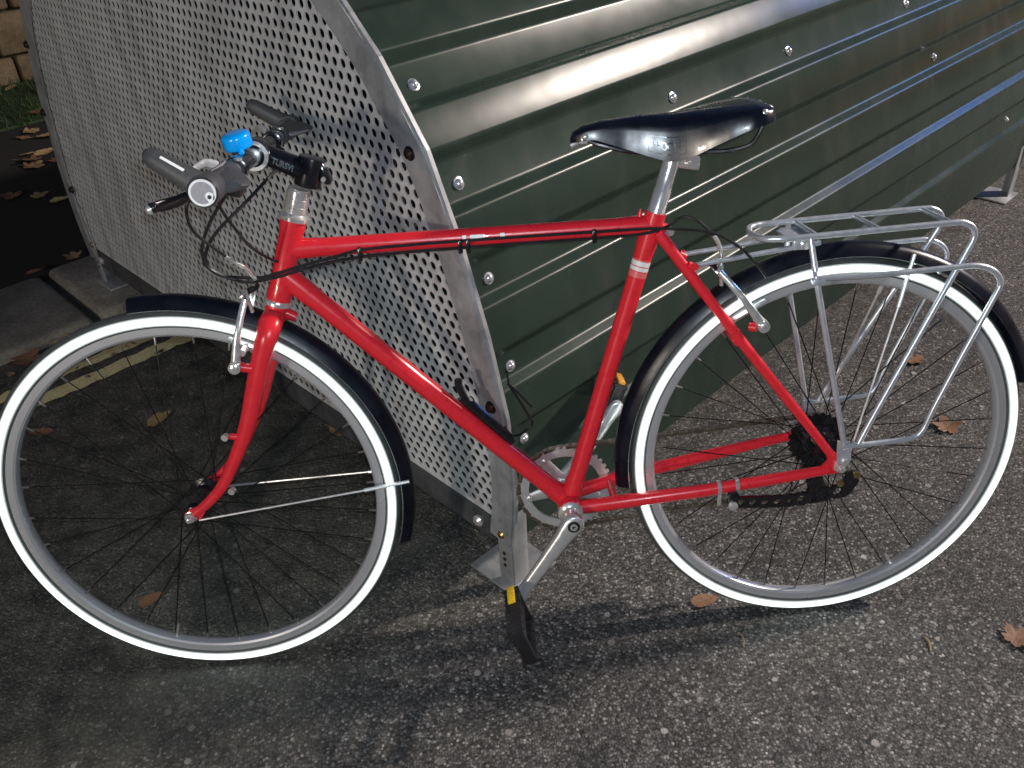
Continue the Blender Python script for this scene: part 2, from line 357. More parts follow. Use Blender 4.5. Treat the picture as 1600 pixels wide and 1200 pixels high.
# ================================================================== BIKE HANGAR
HW = 1.97; HL = 2.565
half = [(0.004, .115), (-.008, .2), (-.012, .30), (-.004, .40), (.012, .48), (.030, .56), (.058, .66), (.090, .75), (.113, .81), (.152, .885), (.205, .955), (.245, 1.005), (.305, 1.065), (.40, 1.14), (.54, 1.22), (.72, 1.29), (.985, 1.335)]
arch_pts = [(a, b) for a, b in half] + [(HW-a, b) for a, b in half[-2::-1]]
arch = [(p.x, p.y) for p in spl([(a, b, 0) for a, b in arch_pts], 12)]
def resample(pl, step):
    out = [pl[0]]; acc = 0
    for (a, b), (c, d) in zip(pl, pl[1:]):
        L = math.hypot(c-a, d-b); 
        while acc+L >= step:
            t = (step-acc)/L; a, b = a+(c-a)*t, b+(d-b)*t; out.append((a, b)); L = math.hypot(c-a, d-b); acc = 0
        acc += L
    out.append(pl[-1]); return out
def offset(pl, d):   # positive = outwards (arch runs from front foot over the top)
    out = []
    for i in range(len(pl)):
        a = pl[max(0, i-1)]; b = pl[min(len(pl)-1, i+1)]; tx, ty = b[0]-a[0], b[1]-a[1]; L = math.hypot(tx, ty) or 1
        out.append((pl[i][0]-ty/L*d, pl[i][1]+tx/L*d))
    return out
hang = thing('bike_hangar', 'dark green ribbed bike hangar with grey perforated end panel, standing half on the kerb', 'bike shelter', H0, (0, 0, PSI))
# everything below is in hangar coordinates (u, w, z)
# --- corrugated cover: flats joined by sloping steps
aden = resample(arch, .004)
cum = [0]
for (a, b), (c, d) in zip(aden, aden[1:]): cum.append(cum[-1]+math.hypot(c-a, d-b))
def at_s(s):
    i = 0
    lo, hi = 0, len(cum)-1
    while hi-lo > 1:
        m = (lo+hi)//2
        if cum[m] <= s: lo = m
        else: hi = m
    t = (s-cum[lo])/max(1e-9, cum[hi]-cum[lo]); a, b = aden[lo], aden[hi]
    return (a[0]+(b[0]-a[0])*t, a[1]+(b[1]-a[1])*t)
def s_at_z(z):
    for i, (a, b) in enumerate(aden):
        if b >= z: return cum[i]
steps = [(.305, -1), (.385, 1), (.470, -1), (.530, 1), (.620, -1), (.690, 1), (.775, -1), (.852, 1), (.925, -1), (.990, 1)]   # height, direction of the step going up
ss = [(s_at_z(z), d) for z, d in steps]
last = ss[-1][0]; tot = cum[-1]; d = -1
while last+.09 < tot-.3: last += .088; ss.append((last, d)); d = -d
DEP = .017; SL = .017
prof = []; lev = 0.0
def nrm_at(s):
    a = at_s(max(0, s-.02)); b = at_s(min(tot, s+.02)); tx, ty = b[0]-a[0], b[1]-a[1]; L = math.hypot(tx, ty); return (-ty/L, tx/L)
key = [(0, 0.0)]
for s, d in ss:
    l2 = lev + d*DEP; key += [(s-SL/2, lev), (s+SL/2, l2)]; lev = l2
key.append((tot, lev))
raw = []
for s, l in key:
    p = at_s(s); n = nrm_at(s); raw.append((p[0]+n[0]*l, p[1]+n[1]*l))
def fillet(pl, r, k=3):
    out = [pl[0]]
    for i in range(1, len(pl)-1):
        p = V((*pl[i], 0)); a = V((*pl[i-1], 0))-p; b = V((*pl[i+1], 0))-p; rr = min(r, a.length*.4, b.length*.4)
        A = p+a.normalized()*rr; B = p+b.normalized()*rr
        for j in range(k+1):
            t = j/k; q = A*(1-t)**2+p*2*t*(1-t)+B*t*t; out.append((q.x, q.y))
    out.append(pl[-1]); return out
cp = fillet(raw, .0052)
mb = MB(); n = len(cp); us = [.012, .4, .8, 1.2, 1.6, 2.0, 2.3, HL-.012]; vs = []; fs = []
inn = offset(cp, -.0022)
for u in us: vs += [(u, a, b) for a, b in cp]
for i in range(len(us)-1):
    for j in range(n-1): fs.append([i*n+j, i*n+j+1, (i+1)*n+j+1, (i+1)*n+j])
mb.add(vs, fs)
vs = []; fs = []
for u in (us[0], us[-1]): vs += [(u, a, b) for a, b in inn]
for j in range(n-1): fs.append([j, j+1, n+j+1, n+j])
mb.add(vs, fs, 1)
cover = build('ribbed_cover', mb, ['green', 'dark'], hang, angle=25)
# sill bar along the foot of the cover
mb = MB(); mb.box((HL/2, .028, .128), (HL-.02, .03, .03), None, .003); build('sill', mb, 'dark', hang)
# --- dome rivets on the inner flats
for z, lst in ((.952, (.052, 1.05, 2.05)), (.807, (.052, .62, 1.05, 1.63, 2.2)), (.651, (.052, 1.75)), (.492, (.052,)), (.345, (.052, 2.3))):
    s = s_at_z(z); p = at_s(s); nn = nrm_at(s)
    for u in lst:
        o = V((u, p[0]-nn[0]*DEP, p[1]-nn[1]*DEP)); ax = V((0, nn[0], nn[1]))
        mb = MB(); mb.revolve([(.0075, -.001), (.0105, .0), (.0105, .0012), (.0078, .0018), (.0075, .004), (.006, .0062), (.0035, .0078), (0, .0083)], o, ax, 16); build('rivet', mb, 'steelbolt', hang, angle=60)
# --- perforated end panels (one at each end)
def inside(px, pz, poly):
    c = False; j = len(poly)-1
    for i in range(len(poly)):
        if (poly[i][1] > pz) != (poly[j][1] > pz) and px < (poly[j][0]-poly[i][0])*(pz-poly[i][1])/(poly[j][1]-poly[i][1])+poly[i][0]: c = not c
        j = i
    return c
zone = offset(resample(arch, .03), -.013); hole_zone = offset(resample(arch, .03), -.030)
PIT = .0234; HR = .0079; NV = 12
def perf(u0, name):
    mb = MB(); vs = []; fs = []
    ca = [math.cos(2*PI*k/NV) for k in range(NV)]; sa = [math.sin(2*PI*k/NV) for k in range(NV)]
    hexr = []
    for k in range(NV):
        th = math.degrees(2*PI*k/NV); hexr.append(PIT/2/math.cos(R_(((th+30) % 60)-30)))
    row = 0; z = .16
    u1 = u0+.003
    while z < 1.34:
        x = .0 + (PIT/2 if row % 2 else 0)
        while x < HW:
            if z > .158 and inside(x, z, zone):
                o = len(vs)
                hole = inside(x, z, hole_zone) and z > .17
                if hole:
                    for uu in (u0, u1):
                        vs += [(uu, x+ca[k]*hexr[k], z+sa[k]*hexr[k]) for k in range(NV)]
                        vs += [(uu, x+ca[k]*HR, z+sa[k]*HR) for k in range(NV)]
                    for k in range(NV):
                        q = (k+1) % NV
                        fs.append([o+k, o+q, o+NV+q, o+NV+k]); fs.append([o+3*NV+k, o+3*NV+q, o+2*NV+q, o+2*NV+k])
                        fs.append([o+NV+k, o+NV+q, o+3*NV+q, o+3*NV+k])
                else:
                    for uu in (u0, u1): vs += [(uu, x+ca[k]*hexr[k], z+sa[k]*hexr[k]) for k in range(NV)]
                    fs.append([o+k for k in range(NV)]); fs.append([o+NV+k for k in range(NV)][::-1])
            x += PIT
        z += PIT*.8660254; row += 1
    mb.add(vs, fs)
    me = bpy.data.meshes.new(name); me.from_pydata(mb.v, [], mb.f); me.materials.append(MT['perf']); me.update()
    o = bpy.data.objects.new(name, me); C.objects.link(o); o.parent = hang; return o
perf(0.0, 'perforated_panel'); perf(HL-.003, 'perforated_panel')
# --- galvanised arch frames: face strip plus a flange folded back in straight tabs
def frame(u_out, sgn):
    mb = MB(); a1 = offset(resample(arch, .02), .004); a2 = offset(resample(arch, .02), -.050)
    a1 = [(x, max(z, .10)) for x, z in a1]; a2 = [(x, max(z, .10)) for x, z in a2]
    n = len(a1); t = .0045
    rings = []
    for (x1, z1), (x2, z2) in zip(a1, a2): rings.append([(u_out, x1, z1), (u_out, x2, z2), (u_out+sgn*t, x2, z2), (u_out+sgn*t, x1, z1)])
    mb.ring_loft(rings, False, True)
    coarse = resample(arch, .155); c1 = offset(coarse, .0105); c2 = offset(coarse, .0035)
    for (p1, q1), (p2, q2) in zip(zip(c1, c2), zip(c1[1:], c2[1:])):
        e = .0002/.155
        L = lambda a, b, t_: (a[0]+(b[0]-a[0])*t_, a[1]+(b[1]-a[1])*t_)
        A, B = L(p1, p2, e), L(p1, p2, 1-e)
        po = [A, B, L(q1, q2, 1-e), L(q1, q2, e)]
        vs = [(u_out+sgn*(t+.0005), a, b) for a, b in po]+[(u_out+sgn*.0125, a, b) for a, b in po]
        mb.add(vs, [[3, 2, 1, 0], [4, 5, 6, 7], [0, 1, 5, 4], [1, 2, 6, 5], [2, 3, 7, 6], [3, 0, 4, 7]])
    return build('arch_frame', mb, 'galv', hang, angle=30)
frame(-.008, 1); frame(HL+.008, -1)
for u_out, ax in ((-.008, -1), (HL+.008, 1)):
    for (ww, zz) in ((.022, .44), (.167, .86), (HW-.05, .36), (HW-.045, .6), (HW-.11, .8)):
        mb = MB(); mb.revolve([(.012, .0), (.012, .002), (.0085, .0022), (.008, .007), (.005, .009), (0, .0095)], (u_out, ww, zz), (ax, 0, 0), 12); build('bolt', mb, 'copper', hang)
# --- kick strips below the panels
for u0 in (.0005, HL-.006):
    mb = MB(); uk = u0-.0024 if u0 < 1 else HL+.0024; mb.box((uk, HW/2, .133), (.0035, HW-.10, .056), None, 0); mb.box((uk+(.012 if u0 < 1 else -.012), HW/2, .1025), (.028, HW-.10, .004), None, 0)
    build('kick_strip', mb, 'kick', hang)
    for ww in (.09, HW-.09):
        mb = MB(); mb.revolve([(.013, 0), (.013, .004), (.008, .009), (0, .010)], (-.004 if u0 < 1 else HL+.004, ww, .128), (-1 if u0 < 1 else 1, 0, 0), 12); build('bolt', mb, 'chrome', hang)
# --- four angle-iron feet with base plates
for u0, du in ((-.006, 1), (HL+.006, -1)):
    for w0, dw, zb in ((.000, 1, .0), (HW-.03, -1, .038)):
        mb = MB()
        top = .30
        mb.box((u0+du*.0022, w0+dw*.017, (zb+top)/2), (.0045, .036, top-zb), None, .0008)
        mb.box((u0+du*.024, w0-dw*.0005, (zb+top)/2), (.040, .0045, top-zb), None, .0008)
        lg = build('foot', mb, 'galv', hang)
        mb = MB(); mb.box((u0+du*.045, w0+dw*.045, zb+.004), (.125, .125, .006), None, .001); build('base_plate', mb, 'galv', lg)
        mb = MB(); mb.revolve([(.009, 0), (.009, .003), (.006, .006), (0, .007)], (u0-du*.0002, w0+dw*.022, zb+.135), (-du, 0, 0), 12); build('bolt', mb, 'brass', lg)
        for k in range(3):
            mb = MB(); mb.revolve([(.004, 0), (.004, .002), (0, .0025)], (u0-du*.0002, w0+dw*.018, zb+.055+k*.016), (-du, 0, 0), 8); build('bolt', mb, 'copper', lg)

# ================================================================== BICYCLE
LEAN = -0.1842; RW = .345; WB = 1.0873
bike = thing('bicycle', 'red town bicycle with glowing reflective tyre bands, silver rack, leaning against the hangar corner', 'bicycle', (0, 0, 0), (LEAN, 0, 0))
HA = R_(72.5); SD = V((math.cos(HA), 0, math.sin(HA))); PV = V((-WB, 0, RW)) + V((math.sin(HA), 0, -math.cos(HA)))*.045
STEER = Matrix.Translation(PV) @ Matrix.Rotation(-0.0278, 4, SD) @ Matrix.Translation(-PV)
def y_(p, y): return (p[0], y, p[1])
# --- frame
mb = MB()
ht0 = V((-.894, 0, .693)); ht1 = V((-.851, 0, .815)); bb = V((-.452, 0, .279)); sc = V((-.305, 0, .765))
hd = (ht1-ht0).normalized()
mb.tube([ht0, ht0+hd*.004, ht0+hd*.014, ht0+hd*.02, ht1-hd*.02, ht1-hd*.014, ht1-hd*.004, ht1], [.0195, .0195, .0195, .0180, .0180, .0195, .0195, .0195], 24)
tt0 = V((-.868, 0, .770)); mb.tube([tt0, tt0+(sc-tt0)*.05, tt0+(sc-tt0)*.10, tt0+(sc-tt0)*.9, tt0+(sc-tt0)*.93, sc], [.0158, .0156, .0143, .0143, .0156, .0156], 20)
dt0 = V((-.880, 0, .732)); mb.tube([dt0, dt0+(bb-dt0)*.07, dt0+(bb-dt0)*.11, dt0+(bb-dt0)*.92, dt0+(bb-dt0)*.95, bb], [.0180, .0176, .0163, .0163, .0178, .0178], 22)
sd_ = (sc-bb).normalized()
mb.tube([bb, bb+sd_*.045, bb+sd_*.06, sc-sd_*.05, sc-sd_*.035, sc+sd_*.020], [.0172, .0170, .0148, .0148, .0162, .0166], 22)
mb.revolve([(.020, -.035), (.0212, -.033), (.0212, .033), (.020, .035)], bb, (0, 1, 0), 24)
for s in (-1, 1):
    mb.tube([(-.300, s*.016, .757), (-.28, s*.021, .730), (-.163, s*.043, .567), (-.08, s*.058, .456), (-.014, s*.067, .366)], [.0095, .0088, .0086, .0082, .0072], 14)
    mb.tube([(-.440, s*.026, .281), (-.36, s*.040, .294), (-.226, s*.054, .311), (-.10, s*.063, .328), (-.016, s*.067, .339)], [.0125, .0120, .0112, .0098, .0082], 14)
    mb.prism([(-.034, .333), (-.012, .331), (.006, .334), (.013, .345), (.008, .358), (-.004, .368), (-.014, .376), (-.026, .374), (-.020, .358), (-.030, .346)], lambda a, b, d: (a, d, b), s*.0645, s*.0695)
    mb.tube([(-.158, s*.044, .600), (-.148, s*.050, .600)], .007, 10)
    mb.tube([(-.255, s*.030, .706), (-.244, s*.031, .700)], .006, 10)
mb.tube([(-.175, -.044, .575), (-.175, .044, .575)], .007, 10)                # stay bridge
mb.tube([(-.375, -.036, .293), (-.375, .036, .293)], .007, 10)
mb.tube([sc+V((.008, 0, -.004)), sc+V((.026, 0, -.010))], [.010, .008], 12)      # seat lug ear
mb.tube([sc+V((-.020, 0, .010)), sc+V((-.018, 0, .026))], [.006, .002], 8)       # lug point
fr = build('frame', mb, 'red', bike, angle=50)
mb = MB(); mb.tube([sc+V((.025, -.014, -.010)), sc+V((.025, .014, -.010))], .0068, 12); build('seat_bolt', mb, 'chrome', fr)
# decal round the seat tube
def sleeve(t0, t1, r, m):
    mb = MB(); mb.tube([bb+sd_*t0, bb+sd_*t1], r, 24, caps=False); return build('decal', mb, m, fr)
q0 = .428
sleeve(q0, q0+.005, .01495, 'pink'); sleeve(q0+.0065, q0+.013, .0150, 'white'); sleeve(q0+.0145, q0+.022, .0150, 'white'); sleeve(q0+.0215, q0+.0245, .01495, 'pink'); sleeve(q0-.004, q0-.0005, .01493, 'pink')
# top tube print
tdir = (sc-tt0).normalized()
for a, l in ((.268, .006), (.280, .022), (.326, .007)):
    mb = MB()
    for i in range(1): 
        rings = []
        for q in (a, a+l):
            rings.append([tt0+tdir*q+V((0, -math.cos(th), math.sin(th)))*.01455 for th in (R_(2), R_(14), R_(26))])
        mb.add(rings[0]+rings[1], [[0, 1, 4, 3], [1, 2, 5, 4]])
    build('decal', mb, 'white', fr)
# --- headset
mb = MB(); mb.revolve([(.0185, 0), (.0225, .001), (.0225, .006), (.021, .009), (.0185, .0095)], ht0-hd*.009, hd, 28); build('headset_cup', mb, 'chrome', bike)
mb = MB(); prof = [(.0165, 0), (.0225, .0005), (.0225, .006), (.0185, .009), (.0165, .011)]; q = .011
for k in range(3): prof += [(.0162, q), (.0162, q+.0015), (.0172, q+.002), (.0172, q+.0105), (.0162, q+.011)]; q += .0115
prof += [(.0165, q), (.0165, q+.003)]
mb.revolve(prof, ht1, hd, 28); build('headset_spacer', mb, 'chrome', bike)
# --- fork
mb = MB()
mb.tube([ht0-hd*.008, ht0-hd*.022, (-.908, 0, .660)], [.0170, .0185, .018], 20)
for s in (-1, 1):
    pts = [(-.9055, s*.004, .668), (-.906, s*.030, .664), (-.911, s*.045, .650), (-.922, s*.0475, .622), (-.943, s*.048, .568), (-.966, s*.049, .507), (-.992, s*.050, .455), (-1.026, s*.051, .399), (-1.060, s*.052, .365), (-1.083, s*.052, .350)]
    mb.tube(spl(pts, 4), [.018, .0185, .019, .0190, .019, .0188, .0185, .0182, .018, .0175, .0172, .0170, .0168, .0165, .0160, .0158, .0155, .0150, .0145, .0140, .0135, .0130, .0125, .0120, .0115, .0110, .0106, .0102, .0098, .0094, .0090, .0087, .0084, .0080, .0078, .0076, .0075][:37], 16, flat=.82, up=(1, 0, 0))
    mb.prism([(-1.098, .343), (-1.086, .336), (-1.072, .341), (-1.064, .352), (-1.072, .364), (-1.088, .358), (-1.098, .352)], lambda a, b, d: (a, d, b), s*.0495, s*.0545)
    mb.tube([(-.925, s*.047, .594), (-.960, s*.052, .604)], [.0078, .0075], 10)
    mb.tube([(-.985, s*.051, .484), (-.999, s*.0525, .487)], .0055, 8)
mb.tube([(-.893, 0, .672), (-.872, 0, .660)], [.010, .008], 10)
fk = build('fork', mb, 'red', bike, angle=60)
for p in ((-1.003, -.053, .488), (-1.010, -.056, .391)):
    mb = MB(); mb.tube([p, (p[0]-.0015, p[1]-.008, p[2])], .0058, 10); build('eyelet_bolt', mb, 'chrome', fk)
# --- wheels
def wheel(front):
    mb = MB()
    rim = [(.3195, -.0112), (.3195, -.0095), (.314, -.0085), (.314, .0085), (.3195, .0095), (.3195, .0112), (.306, .0108), (.3025, .0085), (.3005, .004), (.3005, -.004), (.3025, -.0085), (.306, -.0108)]
    mb.revolve(rim, (0, 0, 0), (0, 1, 0), 120, True)
    wh = build('wheel', mb, 'rim', bike, angle=28)
    mb = MB(); cr = .3290; mr = .0160
    prof = [(cr+mr*math.cos(a), mr*math.sin(a)) for a in [R_(-150+300*k/24) for k in range(25)]]
    prof += [(.3165, .0070), (.3165, -.0070)]
    mb.revolve(prof, (0, 0, 0), (0, 1, 0), 120, True); build('tyre', mb, 'rubber', wh, angle=50)
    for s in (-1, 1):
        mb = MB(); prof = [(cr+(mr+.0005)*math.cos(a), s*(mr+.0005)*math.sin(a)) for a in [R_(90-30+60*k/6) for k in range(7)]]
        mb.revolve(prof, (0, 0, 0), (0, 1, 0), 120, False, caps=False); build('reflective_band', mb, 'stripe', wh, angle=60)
    mb = MB(); fl = .029 if front else .028; rr = .026 if front else .029
    hs = .016 if front else .021
    mb.revolve([(.006, -.047), (.012, -.044), (.013, -fl-.004), (rr, -fl-.002), (rr, -fl+.002), (hs, -fl+.006), (hs, fl-.006), (rr, fl-.002), (rr, fl+.002), (.013, fl+.004), (.012, .044), (.006, .047)], (0, 0, 0), (0, 1, 0), 32)
    build('hub', mb, 'blackgloss', wh)
    yo = .055 if front else .0695
    mb = MB()
    for s in (-1, 1): mb.revolve([(.010, 0), (.010, .002), (.0085, .0025), (.008, .008), (.0055, .0085), (.0052, .014), (.003, .0155), (0, .0155)], (0, s*yo, 0), (0, s, 0), 14)
    mb.tube([(0, -yo, 0), (0, yo, 0)], .0045, 10); build('axle', mb, 'chrome', wh)
    # spokes: 32, crossing, the two flanges leaning in
    protos = {}
    for s in (-1, 1):
        for t in (-1, 1):
            a0 = R_(62)*t; rf = rr-.003
            A = V((rf*math.sin(a0), s*fl, rf*math.cos(a0))); B = V((0, s*.0015, .3005)); mb = MB(); mid = A+(B-A)*.955
            mb.tube([A, mid], .00105, 6); mb.tube([mid, B], [.0019, .0021], 6, mi=1); protos[s, t] = mb
    first = {}
    for k in range(32):
        s = -1 if k % 2 else 1; t = -1 if (k//2) % 2 else 1
        if (s, t) not in first:
            o = build('spoke', protos[s, t], ['spoke', 'nipple'], wh); first[s, t] = o
        else:
            o = first[s, t].copy(); C.objects.link(o); o.parent = wh
        o.rotation_euler = (0, 2*PI*(k+.5)/32+(.06 if front else .2), 0)
    mb = MB(); mb.tube([(0, 0, .302), (0, 0, .285), (0, 0, .275)], [.0032, .0030, .0024], 8); vo = build('valve', mb, 'chrome', wh); vo.rotation_euler = (0, R_(200 if front else 150), 0)
    return wh
fw = wheel(True); fw.matrix_local = STEER @ Matrix.Translation((-WB, 0, RW))
rw = wheel(False); rw.location = (0, 0, RW)
# --- mudguards
def guard(hub, a0, a1, r, tip):
    mb = MB(); N = 60; rings = []
    for i in range(N+1):
        a = R_(a0+(a1-a0)*i/N); rad = V((math.cos(a), 0, math.sin(a)))
        sec = []
        for k in range(9):
            f = -1+2*k/8; sec.append((f*.0215, r-.020*abs(f)**3))
        for k in range(8, -1, -1):
            f = -1+2*k/8; sec.append((f*.0200, r-.0016-.0198*abs(f)**3))
        rings.append([V(hub)+rad*q+V((0, yy, 0)) for yy, q in sec])
    mb.ring_loft(rings, False, True); return build('mudguard', mb, 'guard', bike, angle=45)
gf = guard((-WB, 0, RW), 96, -17, .3690, 0); gf.matrix_local = STEER
gr_ = guard((0, 0, RW), 186, 14, .3700, 0)
def stay(parent, pts, tipm='alloy'):
    mb = MB(); mb.tube(pts, .0019, 8); mb.tube([pts[-2] if len(pts) > 2 else V(pts[0])*.06+V(pts[1])*.94, pts[-1]], .0034, 8); return build('mudguard_stay', mb, 'alloy', parent)
for s in (-1, 1): stay(gf, [(-1.075, s*.055, .337), (-.80, s*.032, .358), (-.724, s*.0225, .364)])
for s in (-1, 1): stay(gr_, [(.010, s*.073, .354), (.085, s*.036, .610), (.108, s*.0225, .692)])
# --- crankset
CX = -.454; CZ = .279
for s in (-1, 1):
    mb = MB(); mb.revolve([(.0205, .035), (.0215, .037), (.0215, .041), (.0155, .043), (.0145, .044), (.0145, .066)], (CX, 0, CZ), (0, s, 0), 24)
    build('bottom_bracket_cup', mb, 'chrome', bike)
def crank(s, ex, ez):
    y0, y1 = (.062, .090); d = V((ex-CX, 0, ez-CZ)); mb = MB(); n_ = 12; rings = []; L = d.length; dn = d.normalized(); pr = V((-dn.z, 0, dn.x))
    pts = [(-.016, .010), (-.012, .0155), (.0, .0185), (.014, .0175), (.03, .0150), (.08, .0125), (.14, .0110), (L-.018, .0115), (L-.006, .0138), (L+.004, .0135), (L+.010, .0105), (L+.0135, .005)]
    for t, h in pts:
        f = max(0, min(1, t/L)); yc = s*(.072+.014*f); th = .0105-.0035*f
        c = V((CX, yc, CZ))+dn*t
        rings.append([c+pr*h*(abs(math.cos(2*PI*k/16))**.7*math.copysign(1, math.cos(2*PI*k/16)))+V((0, th*(abs(math.sin(2*PI*k/16))**.7*math.copysign(1, math.sin(2*PI*k/16))), 0)) for k in range(16)])
    mb.ring_loft(rings, False, True); o = build('crank_arm', mb, 'alloy', bike, angle=50)
    mb = MB(); mb.revolve([(.0105, .0), (.0105, .0014)], (CX, s*.0825, CZ), (0, s, 0), 20); build('crank_cap', mb, 'black', o)
    mb = MB(); mb.revolve([(.0065, .0), (.0065, .0028), (.003, .0032), (.003, .001), (0, .001)], (CX, s*.0825, CZ), (0, s, 0), 12); build('crank_bolt', mb, 'chrome', o)
    mb = MB(); mb.revolve([(.0052, 0), (.0052, .0016)], (ex, s*(.0935 if s < 0 else .0935), ez), (0, s, 0), 12); build('pedal_eye', mb, 'black', o)
    return o
PE = (-.556, .145); PE2 = (-.352, .413)
crank(-1, *PE); crank(1, *PE2)
def pedal(s, ex, ez, tilt, refl):
    y0, y1 = s*.100, s*.212; c, si = math.cos(tilt), math.sin(tilt)
    T = lambda a, b: (ex+a*c-b*si, ez+a*si+b*c)
    Rm = Matrix(((c, 0, -si), (0, 1, 0), (si, 0, c)))
    mb = MB(); mb.tube([(ex, s*.088, ez), (ex, s*.206, ez)], [.0085, .007], 12)
    for q in (-.034, .034):
        x, z = T(q, 0); mb.box((x, (y0+y1)/2, z), (.008, .108, .026), Rm, .002)
        for t in (-.040, -.013, .013, .040):
            x2, z2 = T(q, 0); mb.box((x2, (y0+y1)/2+t, z2), (.010, .006, .028), Rm, .001)
    for yy in (y0+s*.004, y1-s*.004):
        x, z = T(0, 0); mb.box((x, yy, z), (.070, .009, .022), Rm, .003)
    po = build('pedal', mb, 'black', bike)
    for q in (-.0415, .0415):
        mb = MB(); x, z = T(q, 0); mb.box((x, s*.126, z), (.006, .042, .013), Rm, .0015); build('reflector', mb, refl, po)
    return po
pedal(-1, *PE, R_(-72), 'yellow'); pedal(1, *PE2, R_(68), 'orange')
# chainring with five arms, teeth, and chain
mb = MB(); yc = .046; NT = 42; ro = .0835
pts = []
for k in range(NT*4):
    a = 2*PI*k/(NT*4); r = ro+(.0030 if k % 4 in (1, 2) else -.0022); pts.append((r*math.cos(a), r*math.sin(a)))
ri = .066; n = NT*4; vs = []
for yy in (yc-.0018, yc+.0018):
    vs += [(CX+x, yy, CZ+z) for x, z in pts]; vs += [(CX+ri*math.cos(2*PI*k/n), yy, CZ+ri*math.sin(2*PI*k/n)) for k in range(n)]
fs = []
for k in range(n):
    q = (k+1) % n; fs += [[k, q, n+q, n+k], [2*n+k, 3*n+k, 3*n+q, 2*n+q], [k, 2*n+k, 2*n+q, q], [n+k, n+q, 3*n+q, 3*n+k]]
mb.add(vs, fs)
for k in range(5):
    a = R_(50+72*k); dd = V((math.cos(a), 0, math.sin(a))); c0 = V((CX, yc+.004, CZ))
    mb.tube([c0+dd*.010, c0+dd*.045, c0+dd*.068], [.016, .0115, .0085], 10, flat=.35, up=(dd.z, 0, -dd.x))
mb.revolve([(.022, .040), (.022, .056)], (CX, 0, CZ), (0, 1, 0), 20)
chr_ = build('chainring', mb, 'alloy', bike, angle=40)
for k in range(5):
    a = R_(50+72*k); mb = MB(); mb.revolve([(.005, 0), (.005, .003), (.003, .0035), (0, .003)], (CX+.067*math.cos(a), yc-.0018, CZ+.067*math.sin(a)), (0, -1, 0), 10); build('chainring_bolt', mb, 'chrome', chr_)
# cassette
mb = MB()
for k, r in enumerate((.050, .046, .042, .037, .033, .029, .026)):
    nt_ = int(r*2*PI/.0127); pp = []
    for j in range(nt_*4):
        a = 2*PI*j/(nt_*4); q = r+(.002 if j % 4 in (1, 2) else -.002); pp.append((q*math.cos(a), RW+q*math.sin(a)))
    mb.prism(pp, lambda a, b, d: (a, d, b), .031+k*.0043, .0328+k*.0043)
mb.revolve([(.024, .029), (.024, .062)], (0, 0, RW), (0, 1, 0), 24)
build('cassette', mb, 'blackgloss', bike, angle=30)
# rear derailleur
mb = MB()
mb.tube([(.012, .073, .338), (.018, .078, .315), (.022, .080, .292)], [.011, .013, .010], 10)
mb.tube([(.022, .082, .292), (.006, .074, .270)], [.013, .012], 10)
for yy in (.046, .060): mb.prism([(-.010, .288), (.018, .290), (.030, .215), (.022, .205), (.008, .208)], lambda a, b, d: (a, d, b), yy, yy+.0016)
for px, pz in ((.004, .275), (.019, .219)): mb.revolve([(.006, .048), (.019, .0485), (.019, .058), (.006, .0585)], (px, 0, pz), (0, 1, 0), 18)
build('rear_derailleur', mb, 'blackgloss', bike)
# chain: a run of plate links round chainring, cassette and jockey wheels
cyc = .0475
path = []
for k in range(0, 25): a = R_(96+168*k/24); path.append((CX+.0845*math.cos(a), cyc, CZ+.0845*math.sin(a)))
path += [(-.30, cyc, .211), (-.15, .050, .219), (.0, .052, .206), (.016, .053, .200), (.034, .053, .206), (.040, .053, .222), (.033, .053, .236), (.010, .053, .250), (-.010, .053, .262), (-.015, .053, .278), (-.004, .053, .294), (.016, .053, .302), (.034, .053, .318), (.038, .053, .345), (.030, .053, .370), (.010, .053, .383), (-.008, .053, .383)]
path += [(-.2, .050, .373), (-.38, cyc, .366)]
def dens(pl, step, closed=True):
    P = [V(p) for p in pl]+([V(pl[0])] if closed else []); out = []; acc = 0
    for a, b in zip(P, P[1:]):
        L = (b-a).length; t = step-acc if out else 0
        while t <= L: out.append(a+(b-a)*(t/L)); t += step
        acc = L-(t-step)
    return out
ch = dens(path, .0127)
mb = MB()
for i in range(len(ch)-1):
    a, b = ch[i], ch[i+1]; d = (b-a).normalized(); up = V((0, 1, 0)).cross(d)
    for yy in ((-.0033, .0033) if i % 2 else (-.0022, .0022)):
        mb.tube([a-d*.003+V((0, yy, 0)), a+V((0, yy, 0)), (a+b)/2+V((0, yy, 0)), b+V((0, yy, 0)), b+d*.003+V((0, yy, 0))], [.0025, .0042, .0034, .0042, .0025], 6, flat=.2, up=tuple(up))
    mb.tube([a+V((0, -.0036, 0)), a+V((0, .0036, 0))], .0026, 6, mi=1)
build('chain', mb, ['chainplate', 'alloy'], bike)
# --- kickstand folded along the chainstay
mb = MB(); y0 = -.082
kp = [(-.182, .296), (-.150, .288), (-.06, .283), (-.01, .287), (.012, .306), (.026, .338), (.018, .349), (.004, .338), (-.004, .326), (-.03, .313), (-.09, .306), (-.170, .309)]
